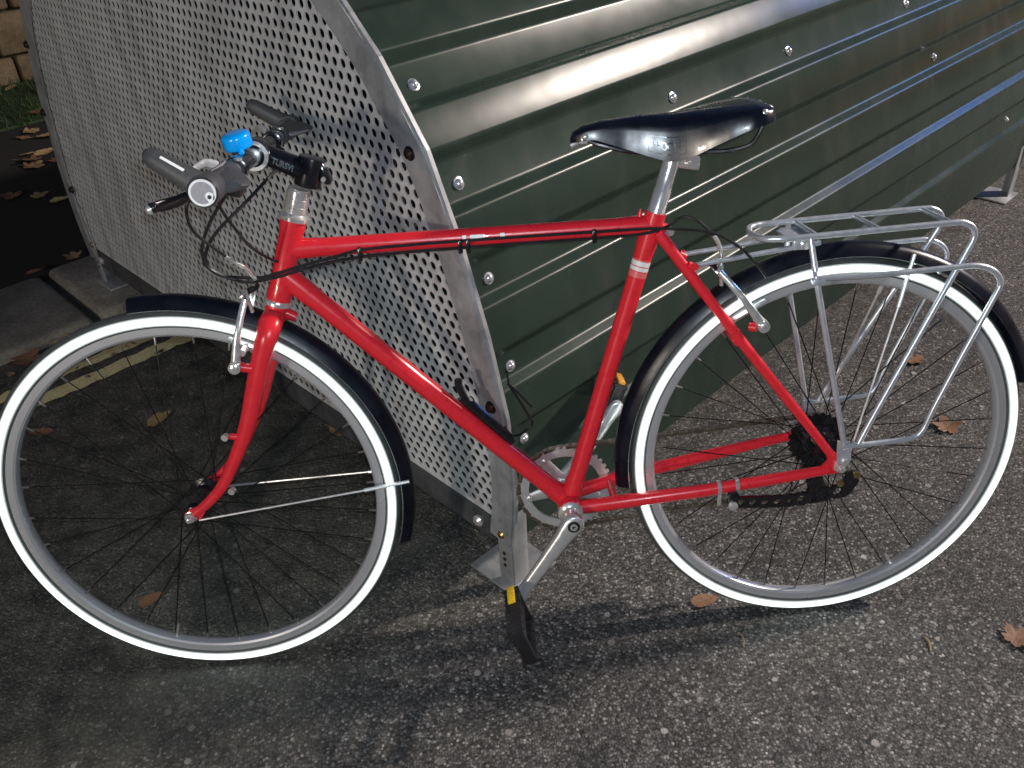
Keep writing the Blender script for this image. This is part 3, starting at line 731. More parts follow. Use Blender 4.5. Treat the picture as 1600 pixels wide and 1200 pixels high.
# plate with real holes: two skins of quads between an upper and a lower edge
N = 9; top = []; bot = []
for i in range(N+1):
    t = i/N; x = -.180+.185*t; c = .301-.006*math.sin(PI*t)+.012*max(0, t-.55); h = .010+.003*t; top.append((x, c+h)); bot.append((x, c-h))
hz = []
for i in range(N):
    (x0, a0), (x1, a1), (_, b0), (_, b1) = top[i], top[i+1], bot[i], bot[i+1]
    cx, cz = (x0+x1)/2, (a0+a1+b0+b1)/4; r = .0064+.0012*(i/N); K = 16
    outer = []
    for k in range(K):
        a = 2*PI*k/K; ca, sa = math.cos(a), math.sin(a); hx = (x1-x0)/2; hz_ = (a0-b0+a1-b1)/4
        m = max(abs(ca)/hx, abs(sa)/hz_); px = cx+ca/m; pz = cz+sa/m
        f = (px-x0)/(x1-x0); tz = a0+(a1-a0)*f; bz = b0+(b1-b0)*f
        pz = min(max(pz, bz), tz); 
        if abs(sa)/hz_ >= abs(ca)/hx-1e-6: pz = tz if sa > 0 else bz
        outer.append((px, pz))
    vs = []
    for yy in (y0-.003, y0+.003):
        vs += [(px, yy, pz) for px, pz in outer]; vs += [(cx+r*math.cos(2*PI*k/K), yy, cz+r*math.sin(2*PI*k/K)) for k in range(K)]
    fs = []
    for k in range(K):
        q = (k+1) % K; fs += [[k, q, K+q, K+k], [2*K+k, 3*K+k, 3*K+q, 2*K+q], [k, 2*K+k, 2*K+q, q], [K+k, K+q, 3*K+q, 3*K+k]]
    mb.add(vs, fs)
mb.prism([(.005, .317), (.005, .292), (.018, .300), (.030, .322), (.026, .340), (.012, .344), (.002, .334)], lambda a, b, d: (a, d, b), y0-.003, y0+.003)
mb.box((-.182, y0+.004, .304), (.018, .012, .026), None, .003)
ks = build('kickstand', mb, 'blackgloss', bike, angle=30)
for x in (-.202, -.172):
    mb = MB(); zc = .316+(x+.2)*.13; yk = -.0568-(x+.2)*.07; N_ = 20; rings = []
    for i in range(N_): 
        a = 2*PI*i/N_; rings.append([(x+dx, yk+rr*math.cos(a), zc+rr*math.sin(a)) for dx, rr in ((-.0032, .0122), (.0032, .0122), (.0032, .0140), (-.0032, .0140))])
    mb.ring_loft(rings, True, False); mb.box((x, yk-.010, zc-.018), (.0064, .004, .022), None, .001); build('clamp', mb, 'chrome', ks)
for x, z in ((-.003, .322), (.024, .336)):
    mb = MB(); mb.revolve([(.0062, 0), (.0062, .003), (.003, .004), (0, .004)], (x, y0-.003, z), (0, -1, 0), 10); build('bolt', mb, 'brass', ks)
mb = MB(); mb.revolve([(.008, 0), (.008, .004), (.004, .006), (0, .006)], (-.184, y0-.003, .296), (0, -1, 0), 12); build('bolt', mb, 'alloy', ks)
# --- seatpost and saddle
mb = MB(); mb.tube([sc-sd_*.02, sc+sd_*.055, sc+sd_*.056, sc+sd_*.108], [.0136, .0136, .0128, .0128], 20)
e = sc+sd_*.105; mb.box(e+V((.004, 0, .004)), (.040, .040, .014), None, .004); mb.tube([e+V((.03, -.022, -.002)), e+V((.03, .022, -.002))], .007, 10)
mb.tube([e+V((.006, 0, -.008)), e+V((.040, 0, -.016))], [.008, .0065], 10)
build('seatpost', mb, 'chrome', bike, angle=40)
def interp(tab, x):
    for (a, b), (c, d) in zip(tab, tab[1:]):
        if x <= c: t = max(0, (x-a)/(c-a)); t = t; return b+(d-b)*t
    return tab[-1][1]
zt = [(-.428, .904), (-.424, .913), (-.409, .921), (-.381, .927), (-.324, .931), (-.276, .931), (-.238, .935), (-.200, .940), (-.167, .943), (-.148, .940), (-.137, .931)]
zb = [(-.428, .900), (-.424, .900), (-.395, .903), (-.367, .893), (-.339, .883), (-.311, .873), (-.290, .867), (-.275, .868), (-.260, .872), (-.246, .879), (-.227, .889), (-.200, .902), (-.173, .913), (-.137, .920)]
hw = [(-.428, .004), (-.424, .013), (-.412, .019), (-.390, .0215), (-.350, .0240), (-.320, .029), (-.290, .037), (-.260, .049), (-.230, .063), (-.205, .074), (-.180, .081), (-.160, .081), (-.147, .073), (-.140, .060), (-.137, .048)]
mb = MB(); rings = []; NX = 56; NY = 22
xs = [-.428+.291*(.5-.5*math.cos(PI*i/NX)) for i in range(NX+1)]
def saddle_pt(x, f, inner=0.0):
    a, b, h = interp(zt, x), interp(zb, x), interp(hw, x); th = f*PI/2
    q = abs(f); sg = -1 if f < 0 else 1
    if q < .58: t_ = q/.58*PI/2*.92; y = sg*h*.93*math.sin(t_)/math.sin(PI/2*.92); z = a-(a-b)*.34*(1-math.cos(t_))
    else:
        t_ = (q-.58)/.42; z0 = a-(a-b)*.34*(1-math.cos(PI/2*.92)); y = sg*h*(.93+.07*math.sin(t_*PI/2)); z = z0+(b-z0)*t_
    fl = interp(((-.428, 0), (-.40, .001), (-.33, .004), (-.29, .005), (-.25, .003), (-.2, .001), (-.137, 0)), x); y += sg*fl*max(0, (abs(f)-.58)/.42)**.9
    return V((x, y*(1-inner*1.2/max(h, .012)), z-inner))
for x in xs:
    o = [saddle_pt(x, -1+2*k/NY) for k in range(NY+1)]; i_ = [saddle_pt(x, -1+2*k/NY, .0035) for k in range(NY, -1, -1)]
    i_[0].z += .0035; i_[-1].z += .0035
    rings.append(o+i_)
mb.ring_loft(rings, False, True); sa = build('saddle', mb, 'leather', bike, angle=60)
def on_saddle(x, f, r, m, nm):
    p = saddle_pt(x, f); px = saddle_pt(x+.004, f)-saddle_pt(x-.004, f); py = saddle_pt(x, f+.03)-saddle_pt(x, f-.03); nn = px.cross(py).normalized()
    if nn.dot(p-V((x, 0, .89))) < 0: nn = -nn
    mb = MB(); mb.revolve([(r, 0), (r, .0006), (r*.7, .0016), (0, .002)], p, nn, 14); return build(nm, mb, m, sa)
on_saddle(-.408, -.80, .0045, 'chrome', 'rivet'); on_saddle(-.408, .80, .0045, 'chrome', 'rivet')
for x, f in ((-.162, -.62), (-.146, -.35), (-.144, .0), (-.146, .35), (-.162, .62)): on_saddle(x, f, .0042, 'chrome', 'rivet')
# metal cantle plate under the rear edge, rails
mb = MB(); pts = []
for k in range(17):
    a = R_(-80+160*k/16); pts.append(V((-.185+.046*math.cos(a), .074*math.sin(a), .921)))
rings = []
for p in pts: rings.append([p+V((0, 0, -.008)), p+V((-.002, 0, -.008)), p+V((-.002, 0, .010)), p+V((0, 0, .010))])
mb.ring_loft(rings, False, True); build('cantle_plate', mb, 'chrome', sa)
for s in (-1, 1):
    mb = MB(); mb.tube(spl([(-.150, s*.046, .921), (-.160, s*.044, .896), (-.172, s*.040, .882), (-.205, s*.032, .875), (-.25, s*.024, .876), (-.33, s*.021, .880), (-.38, s*.016, .892), (-.410, s*.008, .903)], 5), .0035, 8); build('rail', mb, 'blackgloss', sa)
mb = MB(); mb.box((-.409, 0, .901), (.016, .026, .010), None, .003); mb.tube([(-.412, 0, .901), (-.428, 0, .893)], .004, 8); build('nose_bracket', mb, 'alloy', sa)
# embossed maker's mark on the near skirt
def wrap_saddle(vs, x0, f0, sx, sf):
    out = []
    for v in vs:
        x = x0+v.x*sx; f = f0-v.y*sf
        p = saddle_pt(x, f); px = saddle_pt(x+.003, f)-saddle_pt(x-.003, f); py = saddle_pt(x, f+.02)-saddle_pt(x, f-.02); nn = px.cross(py).normalized()
        if nn.y > 0: nn = -nn
        out.append(p+nn*(.0004+v.z))
    return out
vs, fs = text_mb('BROOKS', .012, .0004, bold=.0002)
mb = MB(); mb.add(wrap_saddle(vs, -.292, -.80, .85, 13.0), fs)
fv = []; 
def rect_fr(x0, x1, y0, y1, t):
    P = [V((x0, y0, 0)), V((x1, y0, 0)), V((x1, y1, 0)), V((x0, y1, 0))]; Q = [V((x0+t, y0+t, 0)), V((x1-t, y0+t, 0)), V((x1-t, y1-t, 0)), V((x0+t, y1-t, 0))]
    v = []; f = []
    for i in range(4):
        a, b, c, d = P[i], P[(i+1) % 4], Q[(i+1) % 4], Q[i]
        for k in range(8):
            o = len(v); t0, t1 = k/8, (k+1)/8; v += [a.lerp(b, t0), a.lerp(b, t1), d.lerp(c, t1), d.lerp(c, t0)]; f.append([o, o+1, o+2, o+3])
    return v, f
v2, f2 = rect_fr(-.031, .031, -.0095, .0095, .0012); mb.add(wrap_saddle(v2, -.292, -.80, .85, 13.0), f2)
build('badge', mb, 'blackgloss', sa)
# --- stem, handlebar and controls
bc = V((-.889, 0, .915)); st = V((-.816, 0, .884))
mb = MB(); mb.revolve([(.0175, -.022), (.0195, -.021), (.0200, -.018), (.0200, .018), (.0195, .021), (.0175, .022)], st, hd, 24)
mb.tube(spl([st+V((-.005, 0, .002)), (-.840, 0, .895), (-.868, 0, .909), bc+V((.010, 0, 0))], 4), [.0185, .0175, .0168, .0162, .0158, .0155, .0153, .0152, .0152, .0154, .0158, .0162, .0165][:13], 18)
mb.revolve([(.0215, -.021), (.0225, -.019), (.0225, .019), (.0215, .021)], bc, (0, 1, 0), 24)
mb.box(st+V((.021, 0, -.002)), (.012, .026, .036), Matrix.Rotation(R_(-17), 3, 'Y'), .004)
stem = build('stem', mb, 'blackgloss', bike, angle=45)
mb = MB()
for dz in (-.011, .011): mb.tube([st+hd*dz+V((.024, -.0135, 0)), st+hd*dz+V((.024, -.0165, 0))], .0036, 10)
build('clamp_bolt', mb, 'chrome', stem)
for yy in (-.0213, .0213):
    mb = MB(); mb.revolve([(.0160, -.0014), (.0215, -.0014), (.0215, .0014), (.0160, .0014)], bc+V((0, yy, 0)), (0, 1, 0), 24, True)
    build('faceplate_edge', mb, 'alloy', stem)
vs, fs = text_mb('TURSVI', .0140, .0004, bold=.0004)
a = V((-.870, 0, .9085)); b = V((-.831, 0, .8895)); ex = (b-a).normalized(); ez = V((-ex.z, 0, ex.x)); mid = (a+b)/2
mb = MB(); mb.add([mid+ex*v.x*.72+ez*v.y*.85+V((0, -math.sqrt(max(1e-6, (.0172+.0022*v.x/.03)**2-(v.y*.85)**2))-.0004, 0)) for v in vs], fs); build('lettering', mb, 'letter', stem)
mb = MB(); mb.tube([bc+V((0, -.30, .002)), bc+V((0, -.1, .001)), bc, bc+V((0, .1, .001)), bc+V((0, .30, .002))], [.0111, .0111, .0140, .0111, .0111], 16)
bar = build('handlebar', mb, 'blackgloss', bike)
def grip(s):
    mb = MB(); c = V((-.888, 0, .917))
    mb.tube([c+V((0, s*q, 0)) for q in (.170, .175, .20, .24, .262)], [.014, .0165, .0160, .0168, .0170], 18)
    # palm wing, flared backwards and slightly down
    rings = []
    for q, dep, th in ((.172, .026, .008), (.19, .034, .008), (.215, .046, .0075), (.240, .055, .007), (.258, .056, .007), (.264, .050, .005)):
        cc = c+V((0, s*q, 0)); prof = []
        for k in range(16):
            a_ = 2*PI*k/16; ux = math.cos(a_); uz = math.sin(a_)
            xx = .5*dep*(1+ux)-.012; zz = uz*(th+.008*(1-ux)*.5)-.10*xx+.003
            prof.append(cc+V((xx, 0, zz)))
        rings.append(prof)
    mb.ring_loft(rings, False, True)
    # collar and stub bar end
    mb.revolve([(.0165, -.018), (.0185, -.017), (.0188, .0), (.0188, .014), (.0178, .016)], c+V((0, s*.281, .001)), (0, s, 0), 24)
    d = V((-.80, -s*.12, .56)).normalized(); p0 = c+V((0, s*.281, .001))
    mb.tube([p0, p0+d*.020, p0+d*.045, p0+d*.066, p0+d*.076, p0+d*.080], [.0165, .0150, .0135, .0125, .0095, .004], 16, flat=.92)
    g = build('grip', mb, 'grip', bike, angle=50)
    mb = MB(); rings = []
    for q, dep in ((.178, .024), (.2, .036), (.225, .046), (.250, .050)):
        cc = c+V((0, s*q, 0)); rings.append([cc+V((.0, 0, .0172)), cc+V((dep*.55, 0, .0085-.004)), cc+V((dep*.85, 0, .0035-.004)), cc+V((dep*.85, 0, .001-.004)), cc+V((dep*.55, 0, .004-.004)), cc+V((0, 0, .012))])
    mb.ring_loft(rings, False, True); build('palm_pad', mb, 'gripgrey', g, angle=40)
    # end plug emblem
    o = c+V((0, s*.2975, .001)); ax = V((0, s, 0))
    mb = MB(); mb.revolve([(.0175, -.002), (.0175, .001), (.0168, .002), (0, .002)], o, ax, 32); build('end_plug', mb, 'black', g)
    mb = MB(); mb.revolve([(.0158, 0), (.0156, .0026), (0, .0026)], o, ax, 32); build('emblem', mb, 'letter' if False else 'white', g)
    fx = -1 if s < 0 else 1
    mb = MB(); pl = []
    for k in range(40):
        a_ = R_(25+310*k/39); pl.append((.0128*math.cos(a_+R_(-40)), .0128*math.sin(a_+R_(-40))))
    for k in range(10): 
        a_ = R_(170-230*k/9); pl.append((.0075+.0056*math.cos(a_), -.0052+.0056*math.sin(a_)))
    mb.prism(pl, lambda a2, b2, dd: o+V((a2, s*dd, b2)), .0024, .0030); build('emblem', mb, 'gripgrey', g)
    mb = MB(); mb.revolve([(.0024, 0), (.0024, .0006)], o+V((.0072, s*.0026, -.0054)), ax, 14); build('emblem', mb, 'black', g)
    # white strip on the bar end
    mb = MB(); side = V((0, s, 0)); up = d.cross(side).normalized()
    if up.z < 0: up = -up
    e0 = (side*.75+up*.66).normalized()
    vs = []
    for t in (.030, .038, .046, .054, .060):
        rr = .0150-.0026*(t-.02)/.046+.0001
        for k in (-1, 0, 1):
            v_ = (e0+d.cross(e0)*.13*k).normalized(); vs.append(p0+d*t+v_*rr)
    mb.add(vs, [[3*i+j, 3*i+j+1, 3*i+j+4, 3*i+j+3] for i in range(4) for j in range(2)]); build('label_strip', mb, 'white', g)
    return g
grip(-1); grip(1)
def brake_lever(s):
    mb = MB(); c = V((-.889, s*.125, .916))
    mb.revolve([(.0125, -.010), (.0155, -.009), (.0155, .009), (.0125, .010)], c, (0, 1, 0), 18)
    mb.tube([c+V((-.004, 0, -.006)), c+V((-.024, s*.004, -.016)), c+V((-.036, s*.014, -.018))], [.012, .011, .008], 12)
    lv = build('brake_lever', mb, 'blackgloss', bike)
    mb = MB(); mb.tube(spl([c+V((-.032, s*.010, -.017)), c+V((-.050, s*.035, -.022)), c+V((-.066, s*.065, -.026)), c+V((-.084, s*.094, -.026))], 4), [.0058, .0060, .0062, .0064, .0066, .0068, .0070, .0072, .0074, .0076, .0076, .0076, .0070], 10, flat=.5)
    mb.ball(c+V((-.086, s*.097, -.026)), .0072, 10); bl = build('blade', mb, 'blackgloss', lv)
    mb = MB(); mb.ball(c+V((-.0885, s*.0985, -.027)), .0064, 10); build('blade_tip', mb, 'alloy', lv)
    mb = MB(); mb.tube([c+V((-.028, -s*.002, -.012)), c+V((-.033, -s*.022, -.016))], [.0045, .0036], 10); build('cable_adjuster', mb, 'chrome', lv)
    return lv
brake_lever(-1); brake_lever(1)
def shifter(s):
    mb = MB(); c = V((-.889, s*.152, .916))
    mb.revolve([(.0125, -.008), (.0150, -.007), (.0150, .007), (.0125, .008)], c, (0, 1, 0), 18)
    mb.box(c+V((-.010, -s*.004, -.020)), (.040, .030, .018), Matrix.Rotation(R_(18), 3, 'Y'), .005)
    sh = build('gear_shifter', mb, 'black', bike)
    mb = MB(); mb.tube(spl([c+V((-.014, s*.010, .010)), c+V((-.026, s*.020, .016)), c+V((-.040, s*.040, .010)), c+V((-.052, s*.058, .000))], 4), [.006, .0062, .006, .0058, .0054, .005, .0046, .0042, .0040, .0040, .0038, .0036, .003], 8, flat=.45); build('trigger', mb, 'alloy', sh)
    mb = MB(); mb.revolve([(.0055, 0), (.0055, .003), (0, .004)], c+V((.010, -s*.002, .013)), (0, 0, 1), 12); build('bolt', mb, 'chrome', sh)
shifter(-1); shifter(1)
# bell
mb = MB(); bcn = V((-.892, -.068, .917)); mb.revolve([(.0125, -.006), (.0142, -.005), (.0142, .005), (.0125, .006)], bcn, (0, 1, 0), 18); mb.revolve([(.006, .010), (.006, .016), (.0155, .0165), (.0155, .0195)], bcn, (-.12, -.18, 1), 20)
be = build('bell', mb, 'black', bike)
ba = V((-.12, -.18, 1)).normalized()
mb = MB(); mb.revolve([(.0185, .018), (.0196, .0192), (.0200, .0215), (.0200, .0335), (.0192, .0365), (.0168, .0385), (.010, .0395), (0, .0398)], bcn, ba, 32); build('dome', mb, 'blue', be, angle=60)
mb = MB(); mb.ball(bcn+V((.004, -.022, .014)), .0045, 8); build('striker', mb, 'blue', be)
# --- cables
def cable(pts, r=.0024, m='black', k=8):
    mb = MB(); mb.tube(spl(pts, k), r, 8); return build('cable', mb, m, bike)
yy = -.021
# shift cable from the right shifter, loops ahead of the head tube then along the top tube
cable([(-.878, .110, .896), (-.872, .060, .884), (-.880, .020, .878), (-.906, -.020, .855), (-.949, -.060, .820), (-.971, -.060, .792), (-.975, -.055, .769), (-.961, -.050, .751), (-.914, -.035, .739), (-.884, -.027, .741), (-.848, -.0205, .748), (-.798, -.0188, .757), (-.756, -.0185, .765), (-.680, -.0183, .767), (-.588, -.0180, .767), (-.382, -.0180, .765), (-.306, -.0195, .764), (-.279, -.022, .762), (-.221, -.030, .754), (-.182, -.035, .733), (-.151, -.035, .702), (-.130, -.030, .675)])
cable([(-.900, -.135, .898), (-.909, -.130, .882), (-.938, -.110, .850), (-.964, -.085, .814), (-.975, -.070, .787), (-.970, -.060, .763), (-.931, -.045, .737), (-.885, -.030, .736), (-.843, -.0215, .743), (-.755, -.0170, .754), (-.589, -.0168, .756), (-.382, -.0170, .755), (-.320, -.0190, .757), (-.285, -.020, .766), (-.262, -.012, .777), (-.239, -.020, .771), (-.213, -.020, .746)])
cable([(-.925, -.120, .897), (-.950, -.128, .884), (-.963, -.130, .872), (-.968, -.120, .845), (-.962, -.110, .825), (-.946, -.090, .798), (-.939, -.080, .786)])
cable([(-.905, -.150, .893), (-.917, -.140, .872), (-.909, -.110, .829), (-.902, -.070, .793), (-.886, -.022, .760), (-.868, .010, .742)])
mb = MB(); mb.tube(spl([(-.940, -.081, .787), (-.931, -.070, .774), (-.921, -.058, .761), (-.915, -.035, .735)], 4), .0030, 8); build('cable_ferrule', mb, 'chrome', bike)
mb = MB(); mb.tube(spl([(-.2135, -.0200, .7465), (-.203, -.019, .728), (-.199, -.014, .708), (-.201, .0, .692)], 4), .0034, 8); build('brake_noodle', mb, 'alloy', bike)
for x in (-.757, -.604, -.592, -.398):
    mb = MB(); mb.box((x, -.0175, .7585), (.007, .007, .022), None, .002); build('cable_clip', mb, 'blackgloss', bike)
# --- brakes
def vbrake(front):
    par = None
    for s in (-1, 1):
        mb = MB()
        if front:
            piv = V((-.966, s*.054, .606)); top = V((-.938, s*.032, .706)); mid = V((-.955, s*.049, .655)); pad = V((-.953, s*.017, .626)); pd = V((.27, 0, .10)).normalized()
            pd = V((-.86, 0, .5)).cross(V((0, 1, 0))); pd = V((math.cos(R_(-25)), 0, math.sin(R_(-25))))
            hub_ = V((-WB, 0, RW)); rd_ = (pad-hub_); rd_.y = 0; pad = hub_+rd_.normalized()*.3115+V((0, s*.0155, 0)); pd = V((rd_.z, 0, -rd_.x)).normalized()
        else:
            piv = V((-.140, s*.054, .604)); top = V((-.205, s*.030, .690)); mid = V((-.172, s*.047, .650)); hub_ = V((0, 0, RW)); rd_ = V((-.155, 0, .628))-hub_
            pad = hub_+rd_.normalized()*.3115+V((0, s*.0155, 0)); pd = V((rd_.z, 0, -rd_.x)).normalized()
        mb.tube(spl([piv, mid, top], 4), [.0085, .0075, .0068, .0062, .0058, .0056, .0054, .0054, .0050], 10, flat=.7)
        mb.tube([piv+V((0, -s*.006, 0)), piv+V((0, s*.009, 0))], [.0105, .0095], 14)
        mb.tube([pad, pad+V((0, s*.024, 0))], .0042, 8); mb.tube([pad+V((0, s*.018, 0)), pad+V((0, s*.036, 0))], .0058, 8)
        o = build('brake_arm', mb, 'chrome', bike)
        mb = MB(); mb.tube([pad-pd*.030, pad-pd*.026, pad+pd*.026, pad+pd*.030], [.0035, .0052, .0052, .0035], 8); build('brake_pad', mb, 'alloy', o)
        mb = MB(); mb.revolve([(.006, 0), (.006, .004), (.003, .005), (0, .005)], piv+V((0, s*.009, 0)), (0, s, 0), 12); build('pivot_bolt', mb, 'chrome', o)
    mb = MB()
    A = V((-.938, -.034, .706)) if front else V((-.205, -.032, .689)); B = V((A.x, .032, A.z))
    mb.tube([A, B], .0012, 6)
    mb.tube(spl([A+V((0, .020, 0)), A+V((0, .03, .004)), B+V((0, -.012, .001))], 3), .0042, 8); build('brake_boot', mb, 'black', bike)
    mb = MB(); mb.tube([A+V((-.004, -.008, .006)), A+V((.003, .004, .012)), A+V((.006, .010, -.024))], .0032, 8); build('cable_holder', mb, 'alloy', bike)
vbrake(True); vbrake(False)
mb = MB(); mb.tube(spl([(-.916, -.030, .726), (-.918, -.026, .722), (-.932, -.022, .714), (-.938, -.012, .709)], 4), .0035, 8); build('brake_noodle', mb, 'black', bike)
# --- bottle cage on the down tube
ddt = (bb-dt0).normalized(); ndt = V((-ddt.z, 0, ddt.x)); ndt = ndt if ndt.z > 0 else -ndt
P0 = lambda t, h, y=0: dt0+ddt*t+ndt*h+V((0, y, 0))
mb = MB(); 
mb.tube([P0(.345, .024), P0(.362, .0255), P0(.455, .021), P0(.468, .019)], [.006, .0095, .0095, .006], 10, flat=.8)
mb.tube(spl([P0(.356, .025), P0(.340, .032), P0(.328, .038), P0(.320, .046)], 3), [.0065]*10, 8)
bc_ = build('bottle_cage', mb, 'blackgloss', bike)
for q in ([(-.556, .012, .430), (-.545, .030, .402), (-.530, .036, .400), (-.508, .036, .417), (-.506, .036, .424), (-.515, .036, .442), (-.538, .036, .488), (-.543, .036, .497), (-.545, .036, .518)], [(-.545, .036, .500), (-.530, .037, .484), (-.506, .037, .452)]):
    mb = MB(); mb.tube(q, .0021, 8); build('wire', mb, 'blackgloss', bc_)
mb = MB(); mb.revolve([(.005, 0), (.005, .004), (0, .005)], P0(.36, .030), tuple(ndt), 10); build('bolt', mb, 'chrome', bc_)
# --- luggage rack
DR = .049
mb = MB(); rr = .0050
def both(pts, r=rr, k=5, sp=True):
    for s in (-1, 1):
        q = [(x, s*y, z) for x, y, z in pts]; mb.tube(spl(q, k) if sp else q, r, 12)
# platform loop: one bent tube, front bow, both rails, rear bends running down as legs
def leg_side(s): return [(.150, s*DR, .745), (.166, s*DR, .7435), (.180, s*DR, .735), (.1845, s*DR, .721), (.178, s*.0500, .704), (.163, s*.053, .674), (.122, s*.064, .598), (.045, s*.080, .445), (.021, s*.085, .394)]
def rail(s): return [(-.125, s*(DR-.004), .740), (-.10, s*DR, .740), (.0, s*DR, .742), (.09, s*DR, .744)]
L1 = leg_side(-1)[::-1]+rail(-1)[::-1]; L2 = rail(1)+leg_side(1)
bow = [(-.139, -.036, .739), (-.146, -.018, .7385), (-.148, 0, .7385), (-.146, .018, .7385), (-.139, .036, .739)]
mb.tube(spl(L1+bow+L2, 5), rr, 12)
for x, z in ((-.061, .7395), (.037, .7415), (.148, .744)): mb.tube([(x, -DR, z), (x, DR, z)], .0042, 10)
# front struts
both([(-.072, DR, .739), (-.066, .062, .690), (-.060, .072, .650), (-.003, .086, .394)], .0048)
# pannier loops
both([(-.062, .073, .681), (.05, .077, .681), (.150, .079, .684), (.182, .080, .683), (.207, .080, .672), (.219, .080, .653), (.2115, .081, .629), (.170, .084, .528), (.139, .086, .449), (.126, .0865, .411), (.108, .0865, .397), (.06, .0865, .394), (-.006, .086, .392)], .0046)
for s in (-1, 1):
    mb.prism([(-.012, .400), (.010, .396), (.014, .362), (.004, .352), (-.010, .360)], lambda a, b, d: (a, d, b), s*.078, s*.081)
    mb.tube([(-.248, s*.032, .704), (-.10, s*.030, .719), (-.048, s*.028, .724)], .0042, 10)
    mb.box((-.078, s*.030, .726), (.030, .010, .020), None, .003)
mb.box((-.075, 0, .733), (.05, .050, .004), None, .001)
rk = build('luggage_rack', mb, 'rack', bike, angle=50)
for s in (-1, 1):
    mb = MB(); mb.tube([(-.075, s*.034, .724), (-.075, s*.042, .724)], .0058, 10); build('bolt', mb, 'chrome', rk)
    mb = MB(); mb.tube([(-.246, s*.035, .704), (-.246, s*.041, .704)], .0055, 10); build('bolt', mb, 'red', rk)
    mb = MB(); mb.box((-.064, s*.0725, .676), (.020, .012, .010), None, .002); build('clip', mb, 'rack', rk)
    mb = MB(); mb.tube([(.004, s*.0695, .360), (.004, s*.085, .360)], .0058, 10); build('bolt', mb, 'alloy', rk)

# ================================================================== FALLEN LEAVES
def leaf_mesh(name, kind, seed, mats):
    r = random.Random(seed); n = 30; pts = []
    for k in range(n):
        a = 2*PI*k/n
        if kind == 'oval': q = .5*(1-.35*abs(math.sin(a))**1.2*1.0); x = math.cos(a)*.5; y = math.sin(a)*.27*(1-.25*math.cos(a)); 
        else:
            lob = (.55+.45*abs(math.cos(2.5*a))**.7)*(.8+.2*math.cos(a))*r.uniform(.8, 1.1); x = math.cos(a)*.5*lob; y = math.sin(a)*.5*lob
        j = 1+r.uniform(-.08, .08); pts.append((x*j, y*j))
    vs = [V((0, 0, .05))]; cu, tw = r.uniform(.2, .6), r.uniform(-.3, .3)
    for sc_ in (.55, 1.0):
        for x, y in pts:
            X, Y = x*sc_, y*sc_; vs.append(V((X, Y, .05+cu*Y*Y*1.4+tw*X*Y+.25*X*X*cu+r.uniform(-.015, .015))))
    fs = [[0, 1+k, 1+(k+1) % n] for k in range(n)]+[[1+k, 1+n+k, 1+n+(k+1) % n, 1+(k+1) % n] for k in range(n)]
    lo = min(v.z for v in vs); vs = [V((v.x, v.y, v.z-lo+.01)) for v in vs]
    m = len(vs); vs += [v+V((0, 0, .012)) for v in vs[:m]]
    fs += [[i+m for i in f][::-1] for f in fs]
    mb = MB(); mb.add(vs, fs)
    mb.tube([vs[1]+V((-.02, 0, 0)), vs[1+n]+V((.06, .01, .0)), vs[1+n]+V((.2, .05, .02))], .006, 5)
    return mb
def add_leaf(kind, mat, seed, loc, size, rot, label, group=None, tilt=0.0):
    o = build('fallen_leaf', leaf_mesh('fallen_leaf', kind, seed, mat), mat); o.location = loc; o.scale = (size,)*3
    o.rotation_euler = (tilt, 0, rot); tag(o, label, 'leaf', group); return o
add_leaf('oval', 'leaf_brown', 1, (-1.292, .163, .002), .052, .6, 'reddish brown leaf on the road seen through the lower part of the front wheel')
add_leaf('oval', 'leaf_tan', 2, (-.961, .679, .002), .070, 2.4, 'orange tan leaf on the road beside the perforated panel foot, seen through the front wheel')
add_leaf('oval', 'leaf_brown', 3, (-1.743, .780, .002), .062, .1, 'small brown leaf on the dark road at the left edge of the front wheel')
add_leaf('oval', 'leaf_tan', 4, (-1.443, .800, .002), .075, 1.0, 'thin curled tan leaf on the road in the upper middle of the front wheel')
add_leaf('lobed', 'leaf_brown', 5, (.562, .782, .002), .070, .3, 'orange brown leaf framed by the silver rack struts')
add_leaf('lobed', 'leaf_brown', 6, (.511, .491, .002), .085, 1.3, 'crumpled brown leaf on the asphalt just behind the rack corner, inside the rear wheel')
add_leaf('lobed', 'leaf_brown', 7, (.338, -.120, .002), .075, .4, 'flattened orange leaf on bare asphalt to the right of the rear tyre')
add_leaf('oval', 'leaf_brown', 8, (-.194, .032, .002), .055, .2, 'flat rusty leaf on the asphalt just left of the rear tyre foot')
p = hp(-.25, 1.66, .006); add_leaf('lobed', 'leaf_tan', 9, p, .13, .5, 'large curled tan leaf lying in the gutter against the kerb')
p = hp(-.36, 1.67, .006); add_leaf('lobed', 'leaf_brown', 10, p, .12, 2.5, 'folded brown leaf in the gutter at the left edge of the photo')
p = hp(-.02, 1.64, .006); add_leaf('oval', 'leaf_brown', 12, p, .05, 1.0, 'small pink brown leaf in the gutter below the kerb joint')
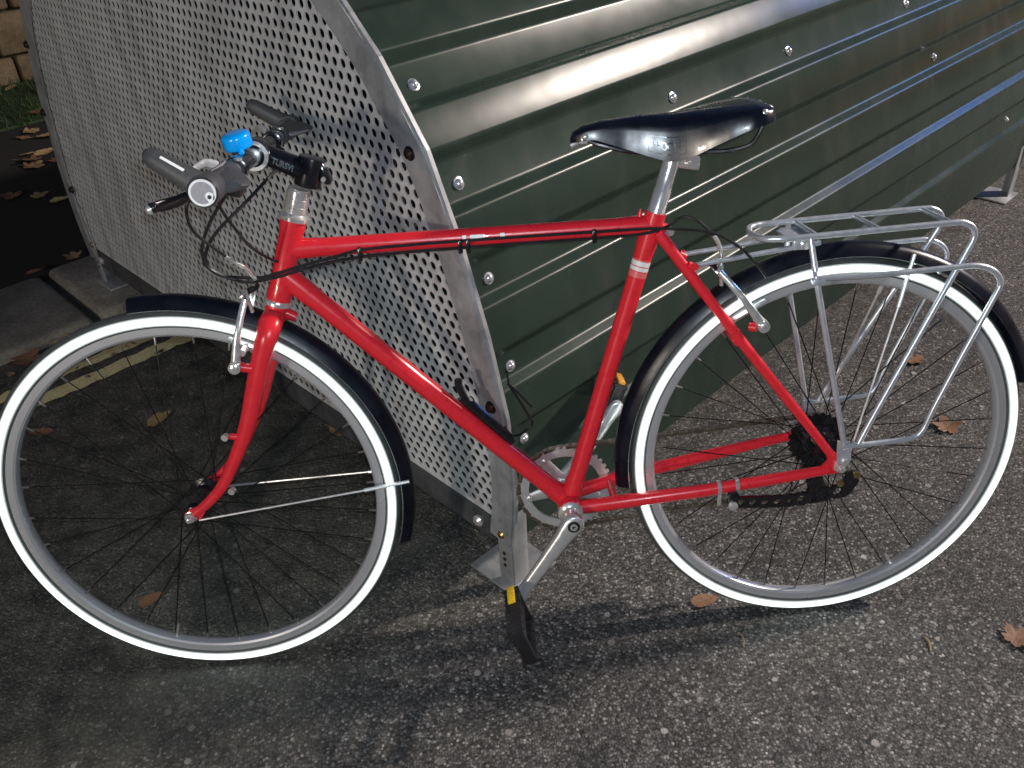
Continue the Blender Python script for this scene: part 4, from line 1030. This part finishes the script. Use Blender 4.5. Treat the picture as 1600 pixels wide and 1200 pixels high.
p = hp(.0, 2.2, .038); add_leaf('lobed', 'leaf_tan', 13, p, .085, 1.9, 'bright orange leaf at the back edge of the kerb beside the hangar foot')
p = hp(-.14, 2.19, .038); add_leaf('oval', 'leaf_brown', 14, p, .05, .7, 'small reddish leaf at the back edge of the kerb by the joint')
p = hp(.20, 2.85, .016); add_leaf('oval', 'leaf_yellow', 15, p, .085, .7, 'single pale yellow leaf alone on the black ground left of the hangar')
p = hp(.40, 2.85, .016); add_leaf('oval', 'leaf_tan', 16, p, .07, 2.1, 'single pale tan leaf close to the left edge of the perforated panel')
rnd = random.Random(21)
for i in range(46):
    ww = rnd.uniform(2.95, 4.0) if i < 34 else rnd.uniform(4.0, 4.85); u = rnd.uniform(-.05, .95)+(ww-2.6)*.12
    p = hp(u, ww, .016 if ww < 4.02 else .034)
    add_leaf(rnd.choice(('lobed', 'oval', 'lobed')), rnd.choice(('leaf_tan', 'leaf_tan', 'leaf_brown')), 100+i, p, rnd.uniform(.06, .14), rnd.uniform(0, 6.3), 'tan autumn leaf scattered on the dark ground between the kerb and the wall', 'leaves scattered beyond the kerb', rnd.uniform(-.15, .15))
# bits of straw on the road
def straw(pts, label):
    mb = MB(); mb.tube(spl(pts, 4), .0016, 6); o = build('straw', mb, 'leaf_tan'); tag(o, label, 'straw')
straw([(-.150, -.082, .002), (-.146, -.072, .003), (-.146, -.060, .004), (-.150, -.050, .002)], 'short curved straw on the asphalt below the rear tyre foot')
straw([(.178, -.128, .002), (.184, -.110, .003), (.183, -.098, .002)], 'short pale straw on the asphalt between the rear tyre and the orange leaf')
# crumbled leaf litter in the gutter, left of the hangar
rnd = random.Random(77)
for i in range(16):
    p = hp(rnd.uniform(-.75, .10), rnd.uniform(1.575, 1.705), .005)
    add_leaf(rnd.choice(('lobed', 'oval')), rnd.choice(('leaf_tan', 'leaf_brown', 'leaf_brown')), 300+i, p, rnd.uniform(.025, .060), rnd.uniform(0, 6.3), 'crumbled scrap of leaf in the gutter between the yellow lines and the kerb', 'leaf scraps in the gutter', rnd.uniform(-.3, .3))
